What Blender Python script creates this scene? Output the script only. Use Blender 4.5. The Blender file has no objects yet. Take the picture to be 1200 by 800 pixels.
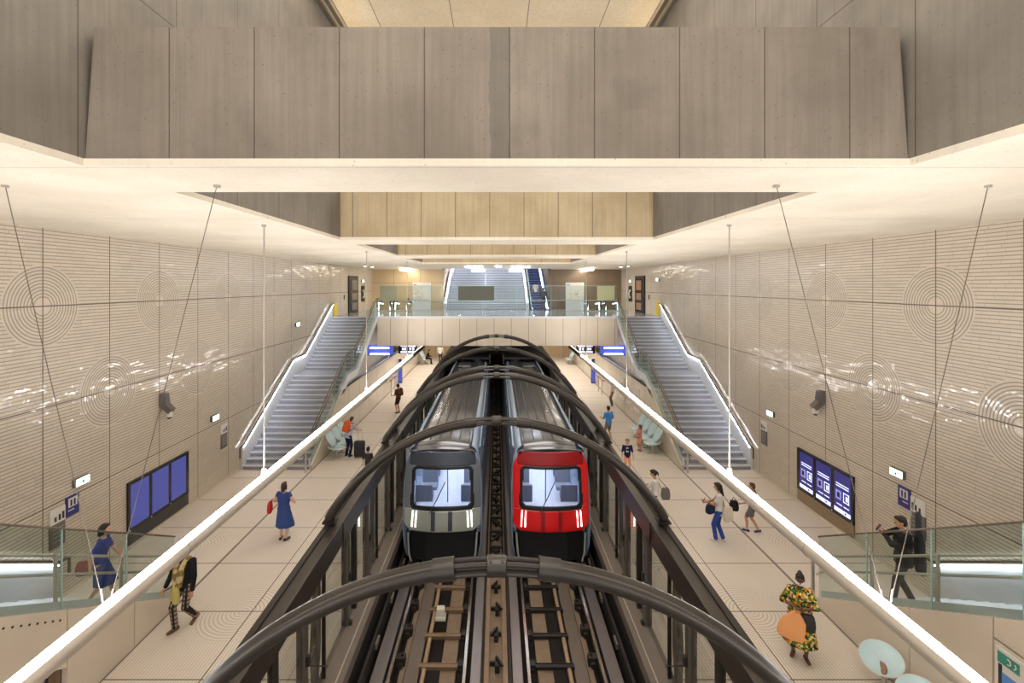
import bpy, bmesh, math, random
from mathutils import Vector, Matrix
random.seed(7)
sc = bpy.context.scene
COL = sc.collection
PI = math.pi
F, VX, VY, CH = 567.0, 582.0, 334.0, 7.4      # focal length and principal point in 1200x800 pixels, eye height in metres

# ------------------------------------------------------------------ mesh helper
ORG = {}
class MB:
    def __init__(s): s.v = []; s.f = []
    def add(s, vs, fs):
        b = len(s.v); s.v.extend(Vector(v) for v in vs); s.f.extend([tuple(b + i for i in f) for f in fs]); return s
    def box(s, x0, y0, z0, x1, y1, z1):
        x0, x1 = sorted((x0, x1)); y0, y1 = sorted((y0, y1)); z0, z1 = sorted((z0, z1))
        return s.add([(x0,y0,z0),(x1,y0,z0),(x1,y1,z0),(x0,y1,z0),(x0,y0,z1),(x1,y0,z1),(x1,y1,z1),(x0,y1,z1)],
                     [(0,3,2,1),(4,5,6,7),(0,1,5,4),(1,2,6,5),(2,3,7,6),(3,0,4,7)])
    def obox(s, c, size, M=None):
        a, b, d = [k / 2 for k in size]; M = M or Matrix.Identity(3); c = Vector(c)
        return s.add([c + M @ Vector(p) for p in [(-a,-b,-d),(a,-b,-d),(a,b,-d),(-a,b,-d),(-a,-b,d),(a,-b,d),(a,b,d),(-a,b,d)]],
                     [(0,3,2,1),(4,5,6,7),(0,1,5,4),(1,2,6,5),(2,3,7,6),(3,0,4,7)])
    def loft(s, rings, caps=True, closed=False):
        n = len(rings[0]); vs = [p for r in rings for p in r]; fs = []
        m = len(rings)
        for i in range(m if closed else m - 1):
            a, b = i * n, ((i + 1) % m) * n
            for j in range(n):
                k = (j + 1) % n; fs.append((a + j, a + k, b + k, b + j))
        if caps and not closed:
            fs.append(tuple(reversed(range(n)))); fs.append(tuple((m - 1) * n + j for j in range(n)))
        return s.add(vs, fs)
    def tube(s, pts, r, n=10, closed=False, sx=1.0):
        pts = [Vector(p) for p in pts]; m = len(pts); rings = []; up = None
        for i, p in enumerate(pts):
            if closed: t = pts[(i + 1) % m] - pts[i - 1]
            else: t = pts[min(i + 1, m - 1)] - pts[max(i - 1, 0)]
            t = t.normalized()
            if up is None:
                up = Vector((0,0,1)) if abs(t.z) < .9 else Vector((0,1,0))
            u = (up - t * up.dot(t)).normalized(); w = t.cross(u); up = u
            rr = r[i] if isinstance(r, (list, tuple)) else r
            rings.append([p + (u * math.sin(2*PI*j/n) + w * math.cos(2*PI*j/n) * sx) * rr for j in range(n)])
        return s.loft(rings, True, closed)
    def prism(s, axis, poly, a, b):
        def mk(u, v, t): return {'x': (t,u,v), 'y': (u,t,v), 'z': (u,v,t)}[axis]
        n = len(poly); vs = [mk(u, v, a) for u, v in poly] + [mk(u, v, b) for u, v in poly]
        fs = [tuple(range(n)), tuple(reversed(range(n, 2*n)))]
        for j in range(n): k = (j + 1) % n; fs.append((k, j, n + j, n + k))
        return s.add(vs, fs)
    def ell(s, c, rx, ry, rz, M=None, n=14, m=9):
        M = M or Matrix.Identity(3); c = Vector(c); rings = []
        for i in range(1, m):
            t = PI * i / m
            rings.append([c + M @ Vector((rx*math.sin(t)*math.cos(2*PI*j/n), ry*math.sin(t)*math.sin(2*PI*j/n), -rz*math.cos(t))) for j in range(n)])
        b = len(s.v); s.loft(rings, False)
        k = len(s.v); s.v.append(c + M @ Vector((0,0,-rz))); s.v.append(c + M @ Vector((0,0,rz)))
        L = (m - 2) * n
        for j in range(n):
            q = (j + 1) % n; s.f.append((k, b + q, b + j)); s.f.append((k + 1, b + L + j, b + L + q))
        return s
    def cap(s, p0, r0, p1, r1, n=10):
        p0, p1 = Vector(p0), Vector(p1); d = p1 - p0; L = d.length
        if L < 1e-5: return s.ell(p0, r0, r0, r0)
        t = d / L; pts = []; rs = []
        for a in (-80, -50, -20): pts.append(p0 + t * r0 * math.sin(math.radians(a))); rs.append(r0 * math.cos(math.radians(a)))
        for a in (20, 50, 80): pts.append(p1 + t * r1 * math.sin(math.radians(a))); rs.append(r1 * math.cos(math.radians(a)))
        return s.tube(pts, rs, n)
    def disc(s, c, nrm, r, th, n=24):
        c = Vector(c); nrm = Vector(nrm).normalized()
        return s.tube([c - nrm * th / 2, c + nrm * th / 2], r, n)
    def build(s, name, mat, parent=None, smooth=None, bevel=0, local=False, org=None, kind=None):
        me = bpy.data.meshes.new(name)
        if parent is not None: off = Vector((0,0,0)) if local else ORG[parent.name]
        else:
            if org is None:
                lo = [min(v[i] for v in s.v) for i in range(3)]; hi = [max(v[i] for v in s.v) for i in range(3)]
                org = ((lo[0]+hi[0])/2, (lo[1]+hi[1])/2, lo[2])
            off = Vector(org)
        me.from_pydata([tuple(v - off) for v in s.v], [], s.f); me.update()
        bm = bmesh.new(); bm.from_mesh(me); bmesh.ops.recalc_face_normals(bm, faces=bm.faces[:]); bm.to_mesh(me); bm.free()
        if smooth is not None:
            me.polygons.foreach_set('use_smooth', [True] * len(me.polygons))
            me.set_sharp_from_angle(angle=math.radians(smooth))
        if mat is not None: me.materials.append(mat)
        o = bpy.data.objects.new(name, me); COL.objects.link(o)
        if parent is not None: o.parent = parent; ORG[o.name] = ORG.get(parent.name, Vector((0,0,0)))
        else: o.location = off; ORG[o.name] = off
        if bevel:
            b = o.modifiers.new('bevel', 'BEVEL'); b.width = bevel; b.segments = 2; b.limit_method = 'ANGLE'
        if kind: o['kind'] = kind
        return o

def tag(o, label, cat, group=None):
    o['label'] = label; o['category'] = cat
    if group: o['group'] = group
    return o
def thing(name, label, cat, loc=(0,0,0), group=None, rz=0):
    o = bpy.data.objects.new(name, None); COL.objects.link(o); o.location = loc; o.rotation_euler = (0,0,rz)
    o.empty_display_size = .2; ORG[o.name] = Vector(loc)
    return tag(o, label, cat, group)
def struct(name, mb, mat, **k): return mb.build(name, mat, kind='structure', **k)
def copy_tree(o, loc=None, label=None, rz=None, parent=None):
    c = o.copy(); COL.objects.link(c)
    if parent: c.parent = parent
    for ch in list(o.children): copy_tree(ch, parent=c)
    if loc is not None: c.location = loc; ORG[c.name] = Vector(loc)
    if rz is not None: c.rotation_euler = (0,0,rz)
    if label: c['label'] = label
    return c
def P(px, py, Z): return Vector(((px - VX) * Z / F, Z, CH - (py - VY) * Z / F))

# ------------------------------------------------------------------ materials
def lin(c):
    return tuple(((v/255)/12.92 if v/255 <= .04045 else ((v/255+.055)/1.055)**2.4) for v in c[:3]) + (1,)
class NT:
    def __init__(s, name, rough=.5, metal=0.0, spec=.5):
        s.m = bpy.data.materials.new(name); s.m.use_nodes = True; s.t = s.m.node_tree; s.t.nodes.clear()
        s.out = s.t.nodes.new('ShaderNodeOutputMaterial'); s.b = s.t.nodes.new('ShaderNodeBsdfPrincipled')
        s.t.links.new(s.b.outputs[0], s.out.inputs[0])
        s.b.inputs['Roughness'].default_value = rough; s.b.inputs['Metallic'].default_value = metal
        s.b.inputs['Specular IOR Level'].default_value = spec
    def put(s, sock, v):
        if isinstance(v, bpy.types.NodeSocket): s.t.links.new(v, sock)
        else: sock.default_value = v
    def n(s, typ, ins=None, **pr):
        x = s.t.nodes.new('ShaderNode' + typ)
        for k, v in pr.items(): setattr(x, k, v)
        for k, v in (ins or {}).items(): s.put(x.inputs[k], v)
        return x
    def ma(s, op, a, b=0.0, c=0.0, clamp=False):
        return s.n('Math', {0: a, 1: b, 2: c}, operation=op, use_clamp=clamp).outputs[0]
    def mix(s, f, a, b): 
        x = s.n('Mix', None, data_type='RGBA'); s.put(x.inputs[0], f); s.put(x.inputs[6], a); s.put(x.inputs[7], b); return x.outputs[2]
    def pos(s):
        g = s.n('NewGeometry'); x = s.n('SeparateXYZ', {0: g.outputs['Position']}); return g.outputs['Position'], x.outputs[0], x.outputs[1], x.outputs[2]
    def obj(s):
        g = s.n('TexCoord'); x = s.n('SeparateXYZ', {0: g.outputs['Object']}); return g.outputs['Object'], x.outputs[0], x.outputs[1], x.outputs[2]
    def noise(s, vec, scale, detail=3, rough=.55):
        return s.n('TexNoise', {'Vector': vec, 'Scale': scale, 'Detail': detail, 'Roughness': rough}).outputs[0]
    def scale(s, vec, k): return s.n('VectorMath', {0: vec, 1: k}, operation='MULTIPLY').outputs[0]
    def ramp(s, f, a, b): # smooth 0..1 between a and b
        return s.n('MapRange', {0: f, 1: a, 2: b}, interpolation_type='SMOOTHSTEP').outputs[0]
    def bump(s, h, strength=.5, dist=.01):
        s.put(s.b.inputs['Normal'], s.n('Bump', {'Strength': strength, 'Distance': dist, 'Height': h}).outputs[0])
    def base(s, c): s.put(s.b.inputs['Base Color'], c); return s
    def line(s, v, period, off, w): # 1 on lines of half-width w at off + k*period
        t = s.ma('DIVIDE', s.ma('SUBTRACT', v, off), period); fr = s.ma('SUBTRACT', t, s.ma('ROUND', t))
        return s.ma('LESS_THAN', s.ma('MULTIPLY', s.ma('ABSOLUTE', fr), period), w)

def simple(name, col, rough=.5, metal=0.0, var=.06, sc_=6.0, spec=.5, bump=0.0):
    t = NT(name, rough, metal, spec); v, *_ = t.obj(); n = t.noise(v, sc_, 3)
    c = lin(col); lo = tuple(k * (1 - var) for k in c[:3]) + (1,); hi = tuple(min(1, k * (1 + var)) for k in c[:3]) + (1,)
    t.base(t.mix(n, lo, hi))
    if bump: t.bump(t.noise(v, sc_ * 12, 2), bump, .004)
    return t.m
def emit(name, col, st, body=None):
    t = NT(name, .4); t.base(lin(body or col)); t.b.inputs['Emission Color'].default_value = lin(col); t.b.inputs['Emission Strength'].default_value = st
    v, *_ = t.obj(); n = t.noise(v, 2.0, 1); t.put(t.b.inputs['Emission Strength'], t.ma('MULTIPLY_ADD', n, st * .04, st * .98)); return t.m
def glass(name, col, refl=.5, tint=.9):
    t = NT(name); t.t.nodes.remove(t.b)
    tr = t.n('BsdfTransparent', {0: tuple(k * tint for k in lin(col)[:3]) + (1,)}); gl = t.n('BsdfGlossy', {'Color': (1,1,1,1), 'Roughness': .02})
    fr = t.n('LayerWeight', {'Blend': .5}); v, *_ = t.obj(); n = t.noise(v, 1.5, 1)
    fz = t.ma('MULTIPLY_ADD', t.ma('POWER', fr.outputs[1], 5.0), .94, .035)
    f = t.ma('MULTIPLY', t.ma('MULTIPLY', fz, refl), t.ma('MULTIPLY_ADD', n, .2, .9))
    mx = t.n('MixShader', {0: f, 1: tr.outputs[0], 2: gl.outputs[0]}); t.t.links.new(mx.outputs[0], t.out.inputs[0]); return t.m

def rings(t, u, v, cu, cv, pu, R=.94):
    """distance to the nearest disc centre at (cu + k*pu, cv); returns (inside mask, ring height 0..1)"""
    q = t.ma('DIVIDE', t.ma('SUBTRACT', u, cu), pu); du = t.ma('MULTIPLY', t.ma('SUBTRACT', q, t.ma('ROUND', q)), pu)
    dv = t.ma('SUBTRACT', v, cv); r = t.ma('SQRT', t.ma('ADD', t.ma('MULTIPLY', du, du), t.ma('MULTIPLY', dv, dv)))
    return r
def wall_mat(name, y0, flip):
    t = NT(name, .26, 0, .6); p, x, y, z = t.pos()
    row = t.ma('DIVIDE', z, .0815); ri = t.ma('FLOOR', row); rf = t.ma('SUBTRACT', row, ri)
    off = t.n('TexWhiteNoise', {1: ri}, noise_dimensions='1D').outputs[0]
    u = t.ma('ADD', t.ma('DIVIDE', y, .38), t.ma('MULTIPLY', off, 3.0)); ui = t.ma('FLOOR', u); uf = t.ma('SUBTRACT', u, ui)
    cell = t.n('CombineXYZ', {0: ui, 1: ri, 2: 3.3}).outputs[0]
    rnd = t.n('TexWhiteNoise', {0: cell}, noise_dimensions='3D').outputs[0]
    groove = t.ma('LESS_THAN', rf, .26)
    vj = t.ma('MULTIPLY', t.ma('LESS_THAN', uf, .03), .55)
    brick = t.ma('MAXIMUM', groove, vj)
    yy = y0 if not flip else y0 + 1.9
    rA = rings(t, y, z, yy, 6.92, 3.8); rB = rings(t, y, z, yy + 1.9, 4.6, 3.8); r = t.ma('MINIMUM', rA, rB)
    ins = t.ma('LESS_THAN', r, .945)
    rr = t.ma('FRACT', t.ma('DIVIDE', t.ma('SUBTRACT', r, .2), .0745))
    ringg = t.ma('MULTIPLY', t.ma('LESS_THAN', rr, .38), t.ma('GREATER_THAN', r, .2))
    dark = t.ma('ADD', t.ma('MULTIPLY', brick, t.ma('SUBTRACT', 1.0, ins)), t.ma('MULTIPLY', ringg, ins))
    jt = t.ma('MAXIMUM', t.line(y, 1.9, y0, .013), t.line(z, 2.31, 2.3, .014))
    n = t.noise(p, 1.1, 4)
    base = t.mix(n, lin((214,202,184)), lin((226,215,199)))
    base = t.mix(t.ma('MULTIPLY', rnd, .22), base, lin((180,171,157)))
    base = t.mix(t.ma('MULTIPLY', dark, .66), base, lin((110,101,89)))
    base = t.mix(t.ma('MULTIPLY', jt, .85), base, lin((92,80,66)))
    t.base(base)
    h = t.ma('SUBTRACT', t.ma('MULTIPLY', t.ma('SUBTRACT', uf, .5), t.ma('MULTIPLY', t.ma('SUBTRACT', rnd, .5), 7.0)), dark)
    rnd2 = t.n('TexWhiteNoise', {0: cell, 1: 2.0}, noise_dimensions='4D').outputs[0]
    h = t.ma('ADD', h, t.ma('MULTIPLY', t.ma('SUBTRACT', rf, .6), t.ma('MULTIPLY', t.ma('SUBTRACT', rnd2, .5), 1.6)))
    h = t.ma('ADD', h, t.ma('MULTIPLY', t.noise(p, 9.0, 1), .7))
    t.bump(t.ma('SUBTRACT', h, jt), .5, .012)
    t.put(t.b.inputs['Roughness'], t.ma('MULTIPLY_ADD', dark, .35, t.ma('MULTIPLY_ADD', rnd, .10, .05)))
    return t.m
def floor_mat(name):
    t = NT(name, .42, 0, .4); p, x, y, z = t.pos(); ax = t.ma('ABSOLUTE', x)
    st = t.ma('LESS_THAN', t.ma('FRACT', t.ma('DIVIDE', ax, .066)), .3)
    r = t.ma('MINIMUM', rings(t, y, ax, 10.98, 5.75, 5.7), rings(t, y, ax, 13.6, 8.7, 5.7))
    ins = t.ma('LESS_THAN', r, .92); rg = t.ma('LESS_THAN', t.ma('FRACT', t.ma('DIVIDE', r, .082)), .4)
    dark = t.ma('ADD', t.ma('MULTIPLY', st, t.ma('SUBTRACT', 1.0, ins)), t.ma('MULTIPLY', rg, ins))
    dots = t.ma('LESS_THAN', t.n('TexVoronoi', {'Vector': p, 'Scale': 9.0}).outputs[0], .14)
    smooth = t.ma('MAXIMUM', t.ma('LESS_THAN', ax, 3.9), 0.0)
    dark = t.ma('MULTIPLY', dark, t.ma('SUBTRACT', 1.0, smooth))
    jt = t.ma('MAXIMUM', t.line(y, 1.9, 10.98, .014), t.ma('MAXIMUM', t.line(ax, 100.0, 5.55, .014), t.ma('MULTIPLY', t.line(ax, 100.0, 7.4, .03), 1.0)))
    n = t.noise(p, .8, 4)
    c = t.mix(n, lin((219,207,193)), lin((230,219,207)))
    c = t.mix(t.ma('MULTIPLY', dark, .34), c, lin((134,122,108)))
    c = t.mix(t.ma('MULTIPLY', dots, .12), c, lin((120,100,84)))
    c = t.mix(t.ma('MULTIPLY', jt, .85), c, lin((62,50,42)))
    t.base(c); t.bump(t.ma('SUBTRACT', 1.0, t.ma('MAXIMUM', dark, jt)), .25, .006)
    return t.m
def concrete(name, c0, c1, jx=0, ox=0, jy=0, oy=0, jz=0, oz=0, stain=0, rough=.75, jw=.008, streak=.35):
    t = NT(name, rough, 0, .25); p, x, y, z = t.pos()
    n = t.noise(p, .55, 5, .6); s = t.noise(t.scale(p, (14.0, 14.0, .5)), 1.0, 3); fine = t.noise(p, 28.0, 3, .7)
    c = t.mix(t.ramp(n, .3, .7), lin(c0), lin(c1))
    c = t.mix(t.ma('MULTIPLY', t.ramp(s, .35, .75), streak), c, tuple(k * .72 for k in lin(c0)[:3]) + (1,))
    c = t.mix(t.ma('MULTIPLY', t.ramp(fine, .55, .8), .35), c, tuple(k * .6 for k in lin(c0)[:3]) + (1,))
    pores = t.ma('LESS_THAN', t.n('TexVoronoi', {'Vector': p, 'Scale': 11.0}).outputs[0], .09)
    c = t.mix(t.ma('MULTIPLY', pores, .45), c, lin((70,62,54)))
    if stain:
        wob = t.ma('MULTIPLY', t.ma('SUBTRACT', t.noise(p, 3.0, 3), .5), .12)
        d = t.ma('ABSOLUTE', t.ma('ADD', t.ma('ADD', x, -.03), wob)); c = t.mix(t.ma('MULTIPLY', t.ma('LESS_THAN', d, .11), .42), c, lin((96,92,86)))
        d2 = t.noise(p, 1.3, 4); c = t.mix(t.ma('MULTIPLY', t.ramp(d2, .56, .7), .22), c, lin((90,84,76)))
    jts = 0.0
    for v, per, o in ((x, jx, ox), (y, jy, oy), (z, jz, oz)):
        if per: jts = t.ma('MAXIMUM', jts, t.line(v, per, o, jw))
    if not isinstance(jts, float):
        c = t.mix(t.ma('MULTIPLY', jts, .7), c, lin((62,54,46)))
        h = t.ma('SUBTRACT', t.ma('MULTIPLY', fine, .3), jts)
    else: h = t.ma('MULTIPLY', fine, .3)
    t.base(c); t.bump(h, .35, .012); return t.m
def panel_mat(name, c0, c1, jy=0, oy=0, jx=0, ox=0, rough=.22, jz=0, oz=0):
    t = NT(name, rough, 0, .5); p, x, y, z = t.pos(); n = t.noise(p, .9, 3)
    c = t.mix(n, lin(c0), lin(c1)); jts = 0.0
    for v, per, o in ((x, jx, ox), (y, jy, oy), (z, jz, oz)):
        if per: jts = t.ma('MAXIMUM', jts, t.line(v, per, o, .012))
    if not isinstance(jts, float): c = t.mix(t.ma('MULTIPLY', jts, .85), c, lin((86,70,58)))
    t.base(c); t.bump(n, .05, .02); return t.m

M = {}
M['wall_l'] = wall_mat('ceramic wall tiles', 10.98, False)
M['wall_r'] = wall_mat('ceramic wall tiles opposite', 11.35, False)
M['floor'] = floor_mat('ribbed platform tiles')
M['soffit'] = concrete('pale ceiling concrete', (226,216,197), (240,231,213), jx=0, jy=4.15, oy=1.2, jw=.006, streak=.12)
M['beam_shaded'] = concrete('shade-greyed board-marked concrete', (127,117,104), (150,139,125), jx=.93, ox=.14, stain=1, jw=.007)  # same concrete as the beams behind; its weaker light is set in the colour
M['beam'] = concrete('warm board-marked concrete', (172,154,122), (192,175,143), jx=.985, ox=-.2, jw=.01)
M['shaft'] = concrete('shaft wall concrete', (117,110,100), (139,131,119), jy=1.6, oy=.4, jz=6.0, oz=11.0, jw=.008)
M['shaft_top'] = concrete('light vault concrete', (230,214,184), (242,228,202), jx=2.2, ox=.9, jy=2.4, oy=1.0, jw=.012)
M['facade'] = panel_mat('beige enamel panels', (212,199,180), (226,214,196), jx=1.07, ox=-.16, rough=.3)
M['inner'] = panel_mat('beige panel wall', (211,199,182), (223,212,196), jy=1.9, oy=10.98, rough=.16)
M['panel'] = panel_mat('beige stair panels', (208,195,177), (220,208,192), rough=.22)
M['mezz_floor'] = panel_mat('grey mezzanine floor', (150,150,152), (172,172,174), rough=.12)
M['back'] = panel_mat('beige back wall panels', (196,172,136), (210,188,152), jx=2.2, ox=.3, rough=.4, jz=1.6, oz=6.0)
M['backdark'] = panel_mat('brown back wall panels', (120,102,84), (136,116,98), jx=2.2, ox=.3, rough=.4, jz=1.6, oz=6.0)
M['pit'] = simple('track pit concrete', (44,38,34), .9, 0, .3, 5)
M['tread'] = None
t = NT('grey stone steps', .38); p, x, y, z = t.obj(); n = t.noise(p, 3.0, 3); t.base(t.mix(n, lin((134,136,144)), lin((158,160,168)))); M['tread'] = t.m
M['nosing'] = simple('pale step nosing', (206,208,212), .3, 0, .03)
M['steel'] = simple('brushed stainless steel', (200,198,194), .28, 1.0, .05, 20)
M['steel_skirt'] = simple('satin steel skirting', (222,224,228), .34, .15, .04, 8)
M['bronze'] = simple('bronze handrail metal', (120,108,94), .35, .8, .06)
M['dark_steel'] = simple('dark bronze painted steel', (58,51,45), .36, .3, .14, 4)
M['arch'] = simple('dark grey painted arch steel', (64,59,54), .3, .35, .12, 5)
M['post'] = simple('grey painted screen post', (92,86,79), .4, .35, .1, 5)
M['post_dark'] = simple('black brown screen post', (44,38,34), .4, .3, .1, 5)
M['sill'] = simple('grey brown platform sill', (108,98,88), .5, .1, .1, 4)
M['sill_edge'] = simple('pale sill edge strip', (176,166,150), .4, .2, .06, 4)
M['glass'] = glass('clear balustrade glass', (238,244,242), .8, .97)
M['glass_screen'] = glass('platform screen glass', (236,238,236), .7, .97)
M['glass_edge'] = simple('green glass edge', (168,196,188), .15, 0, .05)
M['frost'] = simple('frosted olive glass sheet', (150,152,128), .4, 0, .05)
M['frost2'] = simple('frosted pale olive sheet', (188,192,150), .4, 0, .05)
M['frost3'] = simple('frosted dark olive sheet', (92,96,84), .3, 0, .05)
M['black'] = simple('black rubber', (26,25,26), .5, 0, .1)
M['tube'] = simple('satin aluminium tube', (204,194,180), .38, .25, .04, 6)
M['led'] = emit('warm white light strip', (253,248,246), 52.0)
M['led_soft'] = emit('soft cool light strip', (226,236,255), 4.0)
M['led_cool'] = emit('cool white stair light', (236,242,255), 26.0)
M['lamp_cool'] = emit('cool white ceiling lamp', (240,246,255), 14.0)
M['lamp_warm'] = emit('warm white ceiling lamp', (255,246,226), 10.0)
M['exit'] = emit('lit exit sign face', (214,255,240), 3.2)
M['white_wire'] = simple('pale steel wire', (196,190,180), .4, .4, .04)
M['dark_wire'] = simple('grey steel wire', (120,112,102), .4, .5, .04)
M['screen_blue'] = emit('blue glowing display', (88,96,186), .45, (20,20,40))
M['screen_violet'] = emit('violet blue glowing display', (60,55,140), .48, (20,20,40))
M['screen_white'] = emit('white display print', (214,220,250), .85)
M['screen_mid'] = emit('lilac display print', (130,130,196), .7)
M['display_frame'] = simple('black display frame', (34,33,36), .25, 0, .05)
M['display_base'] = simple('dark grey display base', (52,52,54), .35, 0, .06)
M['display_base_tan'] = simple('tan display base panel', (150,130,104), .4, .2, .06)
M['sign_white'] = simple('white sign enamel', (226,222,214), .35, 0, .03)
M['sign_grey'] = simple('grey sign enamel', (108,102,98), .4, 0, .05)
M['sign_blue'] = simple('navy sign enamel', (52,54,124), .35, 0, .05)
M['sign_text'] = simple('grey sign lettering', (150,146,142), .5, 0, .03)
M['sign_black'] = simple('black pictogram paint', (44,42,44), .5, 0, .03)
M['cyan_seat'] = simple('pale aqua glossy seat shell', (200,228,234), .16, 0, .07, 2.0)
M['seat_wood'] = simple('brown wooden inlay', (150,112,88), .4, 0, .1)
M['yellow'] = simple('yellow panel', (226,200,30), .4, 0, .04)
M['map_paper'] = simple('white map paper', (228,222,216), .3, 0, .03, 10)
M['map_green'] = simple('green map header', (60,150,130), .3, 0, .04)
M['map_blue'] = simple('blue map block', (92,146,214), .3, 0, .06)
M['map_line'] = simple('grey map lines', (160,146,136), .4, 0, .05)
M['blue_totem'] = emit('blue lit totem panel', (84,98,200), .5, (50,60,140))
M['rust'] = simple('rusty brown steel', (132,108,84), .6, .25, .25, 9)
M['track_slab'] = simple('stained track concrete', (124,106,86), .8, 0, .25, 6, bump=.4)
M['track_plate'] = simple('worn steel running strip', (124,116,112), .35, .5, .12, 3)
M['track_grey'] = simple('grey brown cover slab', (104,92,80), .6, .1, .15, 4)
M['rail'] = simple('polished guide rail', (150,138,124), .25, .8, .1, 4)
M['track_dark'] = simple('dark track fitting', (40,34,30), .6, .2, .2, 8)
M['cable'] = simple('ochre cable tube', (158,134,102), .5, 0, .1, 5)
M['beacon'] = simple('cream beacon box', (214,208,192), .45, 0, .04)
WORLD, EXPO, FILL_NEAR, FILL_FAR = 1.0, .36, 1150, 950
M['shaft_added_led'] = emit('added warm shaft strip', (255,240,214), 5.0)
M['esc_step'] = simple('dark blue escalator steps', (44,52,86), .4, .3, .1)
M['esc_edge'] = simple('pale blue step edge', (120,140,200), .4, .2, .05)
# ================================================================== THE SETTING
W = 10.3; YB = -8.0; YE = 50.0
for s, nm in ((-1, 'floor'), (1, 'floor')):
    b = MB(); b.box(s*3.0, YB, -.35, s*(W+.3), YE, 0); struct(nm, b, M['floor'])
b = MB(); b.box(-3.6, YB, -1.75, 3.6, YE, -1.45); struct('floor_track_pit', b, M['pit'])
b = MB()
for s in (-1, 1): b.box(s*3.0, YB, -1.45, s*3.3, YE, -.36)
struct('wall_track_pit', b, M['pit'])
b = MB(); b.box(-W, YB, 0, -W-.3, YE, 8.74); struct('wall_left', b, M['wall_l'])
b = MB(); b.box(W, YB, 0, W+.3, YE, 8.74); struct('wall_right', b, M['wall_r'])
BEAMS = [(5.27, 6.76), (13.9, 15.5), (22.0, 23.6), (29.4, 31.0)]
b = MB()
for s in (-1, 1): b.box(s*4.5, YB, 8.7, s*(W+.3), 40.4, 8.78)
for y0, y1 in BEAMS: b.box(-4.5, y0, 8.7, 4.5, y1, 8.78)
b.box(-4.5, 31.0, 8.7, 4.5, 38.2, 8.78)
struct('ceiling', b, M['soffit'])
for i, (y0, y1) in enumerate(BEAMS):
    b = MB(); t0 = 4.5 if i else 4.4
    b.prism('y', [(-4.499, 8.78), (4.499, 8.78), (t0, 10.22), (-t0, 10.22)], y0 + .02, y1 - .02)
    struct('ceiling_beam', b, M['beam_shaded'] if i == 0 else M['beam'])
for s, nm in ((-1, 'wall_shaft_left'), (1, 'wall_shaft_right')):
    b = MB(); b.box(s*4.5, YB, 8.78, s*4.9, 31.3, 15.6); struct(nm, b, M['shaft'])
b = MB(); b.box(-4.9, YB, 15.2, 4.9, 31.3, 15.6); struct('ceiling_shaft', b, M['shaft_top'])
b = MB(); b.box(-4.5, 30.95, 8.78, 4.5, 31.3, 15.2); struct('wall_shaft_end', b, M['shaft'])
# mezzanine
MZ = 5.44
b = MB(); b.box(-7.4, 30.0, 3.64, 7.5, 30.12, MZ - .1); struct('wall_mezzanine_front', b, M['facade'])
b = MB(); b.box(-7.4, 30.0, MZ - .1, 7.5, 30.14, MZ + .02); struct('trim_1', b, M['steel_skirt'])
b = MB(); b.box(-7.4, 30.14, 3.64, 7.5, YE, MZ); b.box(-W, 30.3, 4.9, -7.4, YE, MZ); b.box(7.5, 30.3, 4.9, W, YE, MZ)
struct('floor_mezzanine', b, M['mezz_floor'])
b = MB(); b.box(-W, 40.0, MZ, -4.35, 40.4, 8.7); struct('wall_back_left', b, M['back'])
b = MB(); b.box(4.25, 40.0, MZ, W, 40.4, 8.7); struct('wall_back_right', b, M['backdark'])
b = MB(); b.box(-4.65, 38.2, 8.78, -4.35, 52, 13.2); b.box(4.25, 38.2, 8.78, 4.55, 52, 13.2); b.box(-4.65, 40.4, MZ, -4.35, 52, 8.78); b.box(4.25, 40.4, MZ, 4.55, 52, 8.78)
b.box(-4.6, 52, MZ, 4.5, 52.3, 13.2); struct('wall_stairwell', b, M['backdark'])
b = MB(); b.box(-4.6, 38.2, 13.2, 4.5, 52.3, 13.5); b.box(-4.5, 38.0, 8.78, 4.4, 38.2, 13.5); struct('ceiling_stairwell', b, M['shaft'])
b = MB(); b.box(-W, YE, 0, W, YE + .3, 5.5); struct('wall_far_end', b, M['back'])
# low freestanding wall beside each platform, running under the mezzanine
for s, nm in ((-1, 'wall_platform_left'), (1, 'wall_platform_right')):
    b = MB(); b.box(s*7.42, 24.2, 0, s*7.56, YE, 2.35); struct(nm, b, M['inner'])
    b = MB(); b.box(s*7.40, 24.2, 2.35, s*7.58, YE, 2.40); struct('trim_2', b, M['dark_steel'])
for s, nm in ((-1, 'baseboard_left'), (1, 'baseboard_right')):
    b = MB(); b.box(s*(W-.03), 11.4, 0, s*(W-.001), 19.3, .09); struct(nm, b, M['panel'])

b = MB(); b.box(-3.3, 46.0, -1.45, 3.3, 46.3, 3.2); struct('wall_added_dark', b, M['pit'])  # added dark wall, stands in for the darkness of the tunnel
# steel rails high in the shaft; their light strips are added to brighten it
for s in (-1, 1):
    t = thing('rail_added_light', 'long steel rail with added light strip high on the %s wall of the shaft' % ('left' if s < 0 else 'right'), 'lamp', (s*4.35, 0, 14.6))
    b = MB(); b.box(s*4.22, YB, 14.55, s*4.34, 30.9, 14.68); b.box(s*4.40, YB, 14.5, s*4.499, 30.9, 14.66); b.build('rail_housing', M['steel'], t)
    b = MB(); b.box(s*4.24, YB + .1, 14.68, s*4.33, 30.8, 14.69); b.build('light_strip', M['shaft_added_led'], t)

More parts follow.
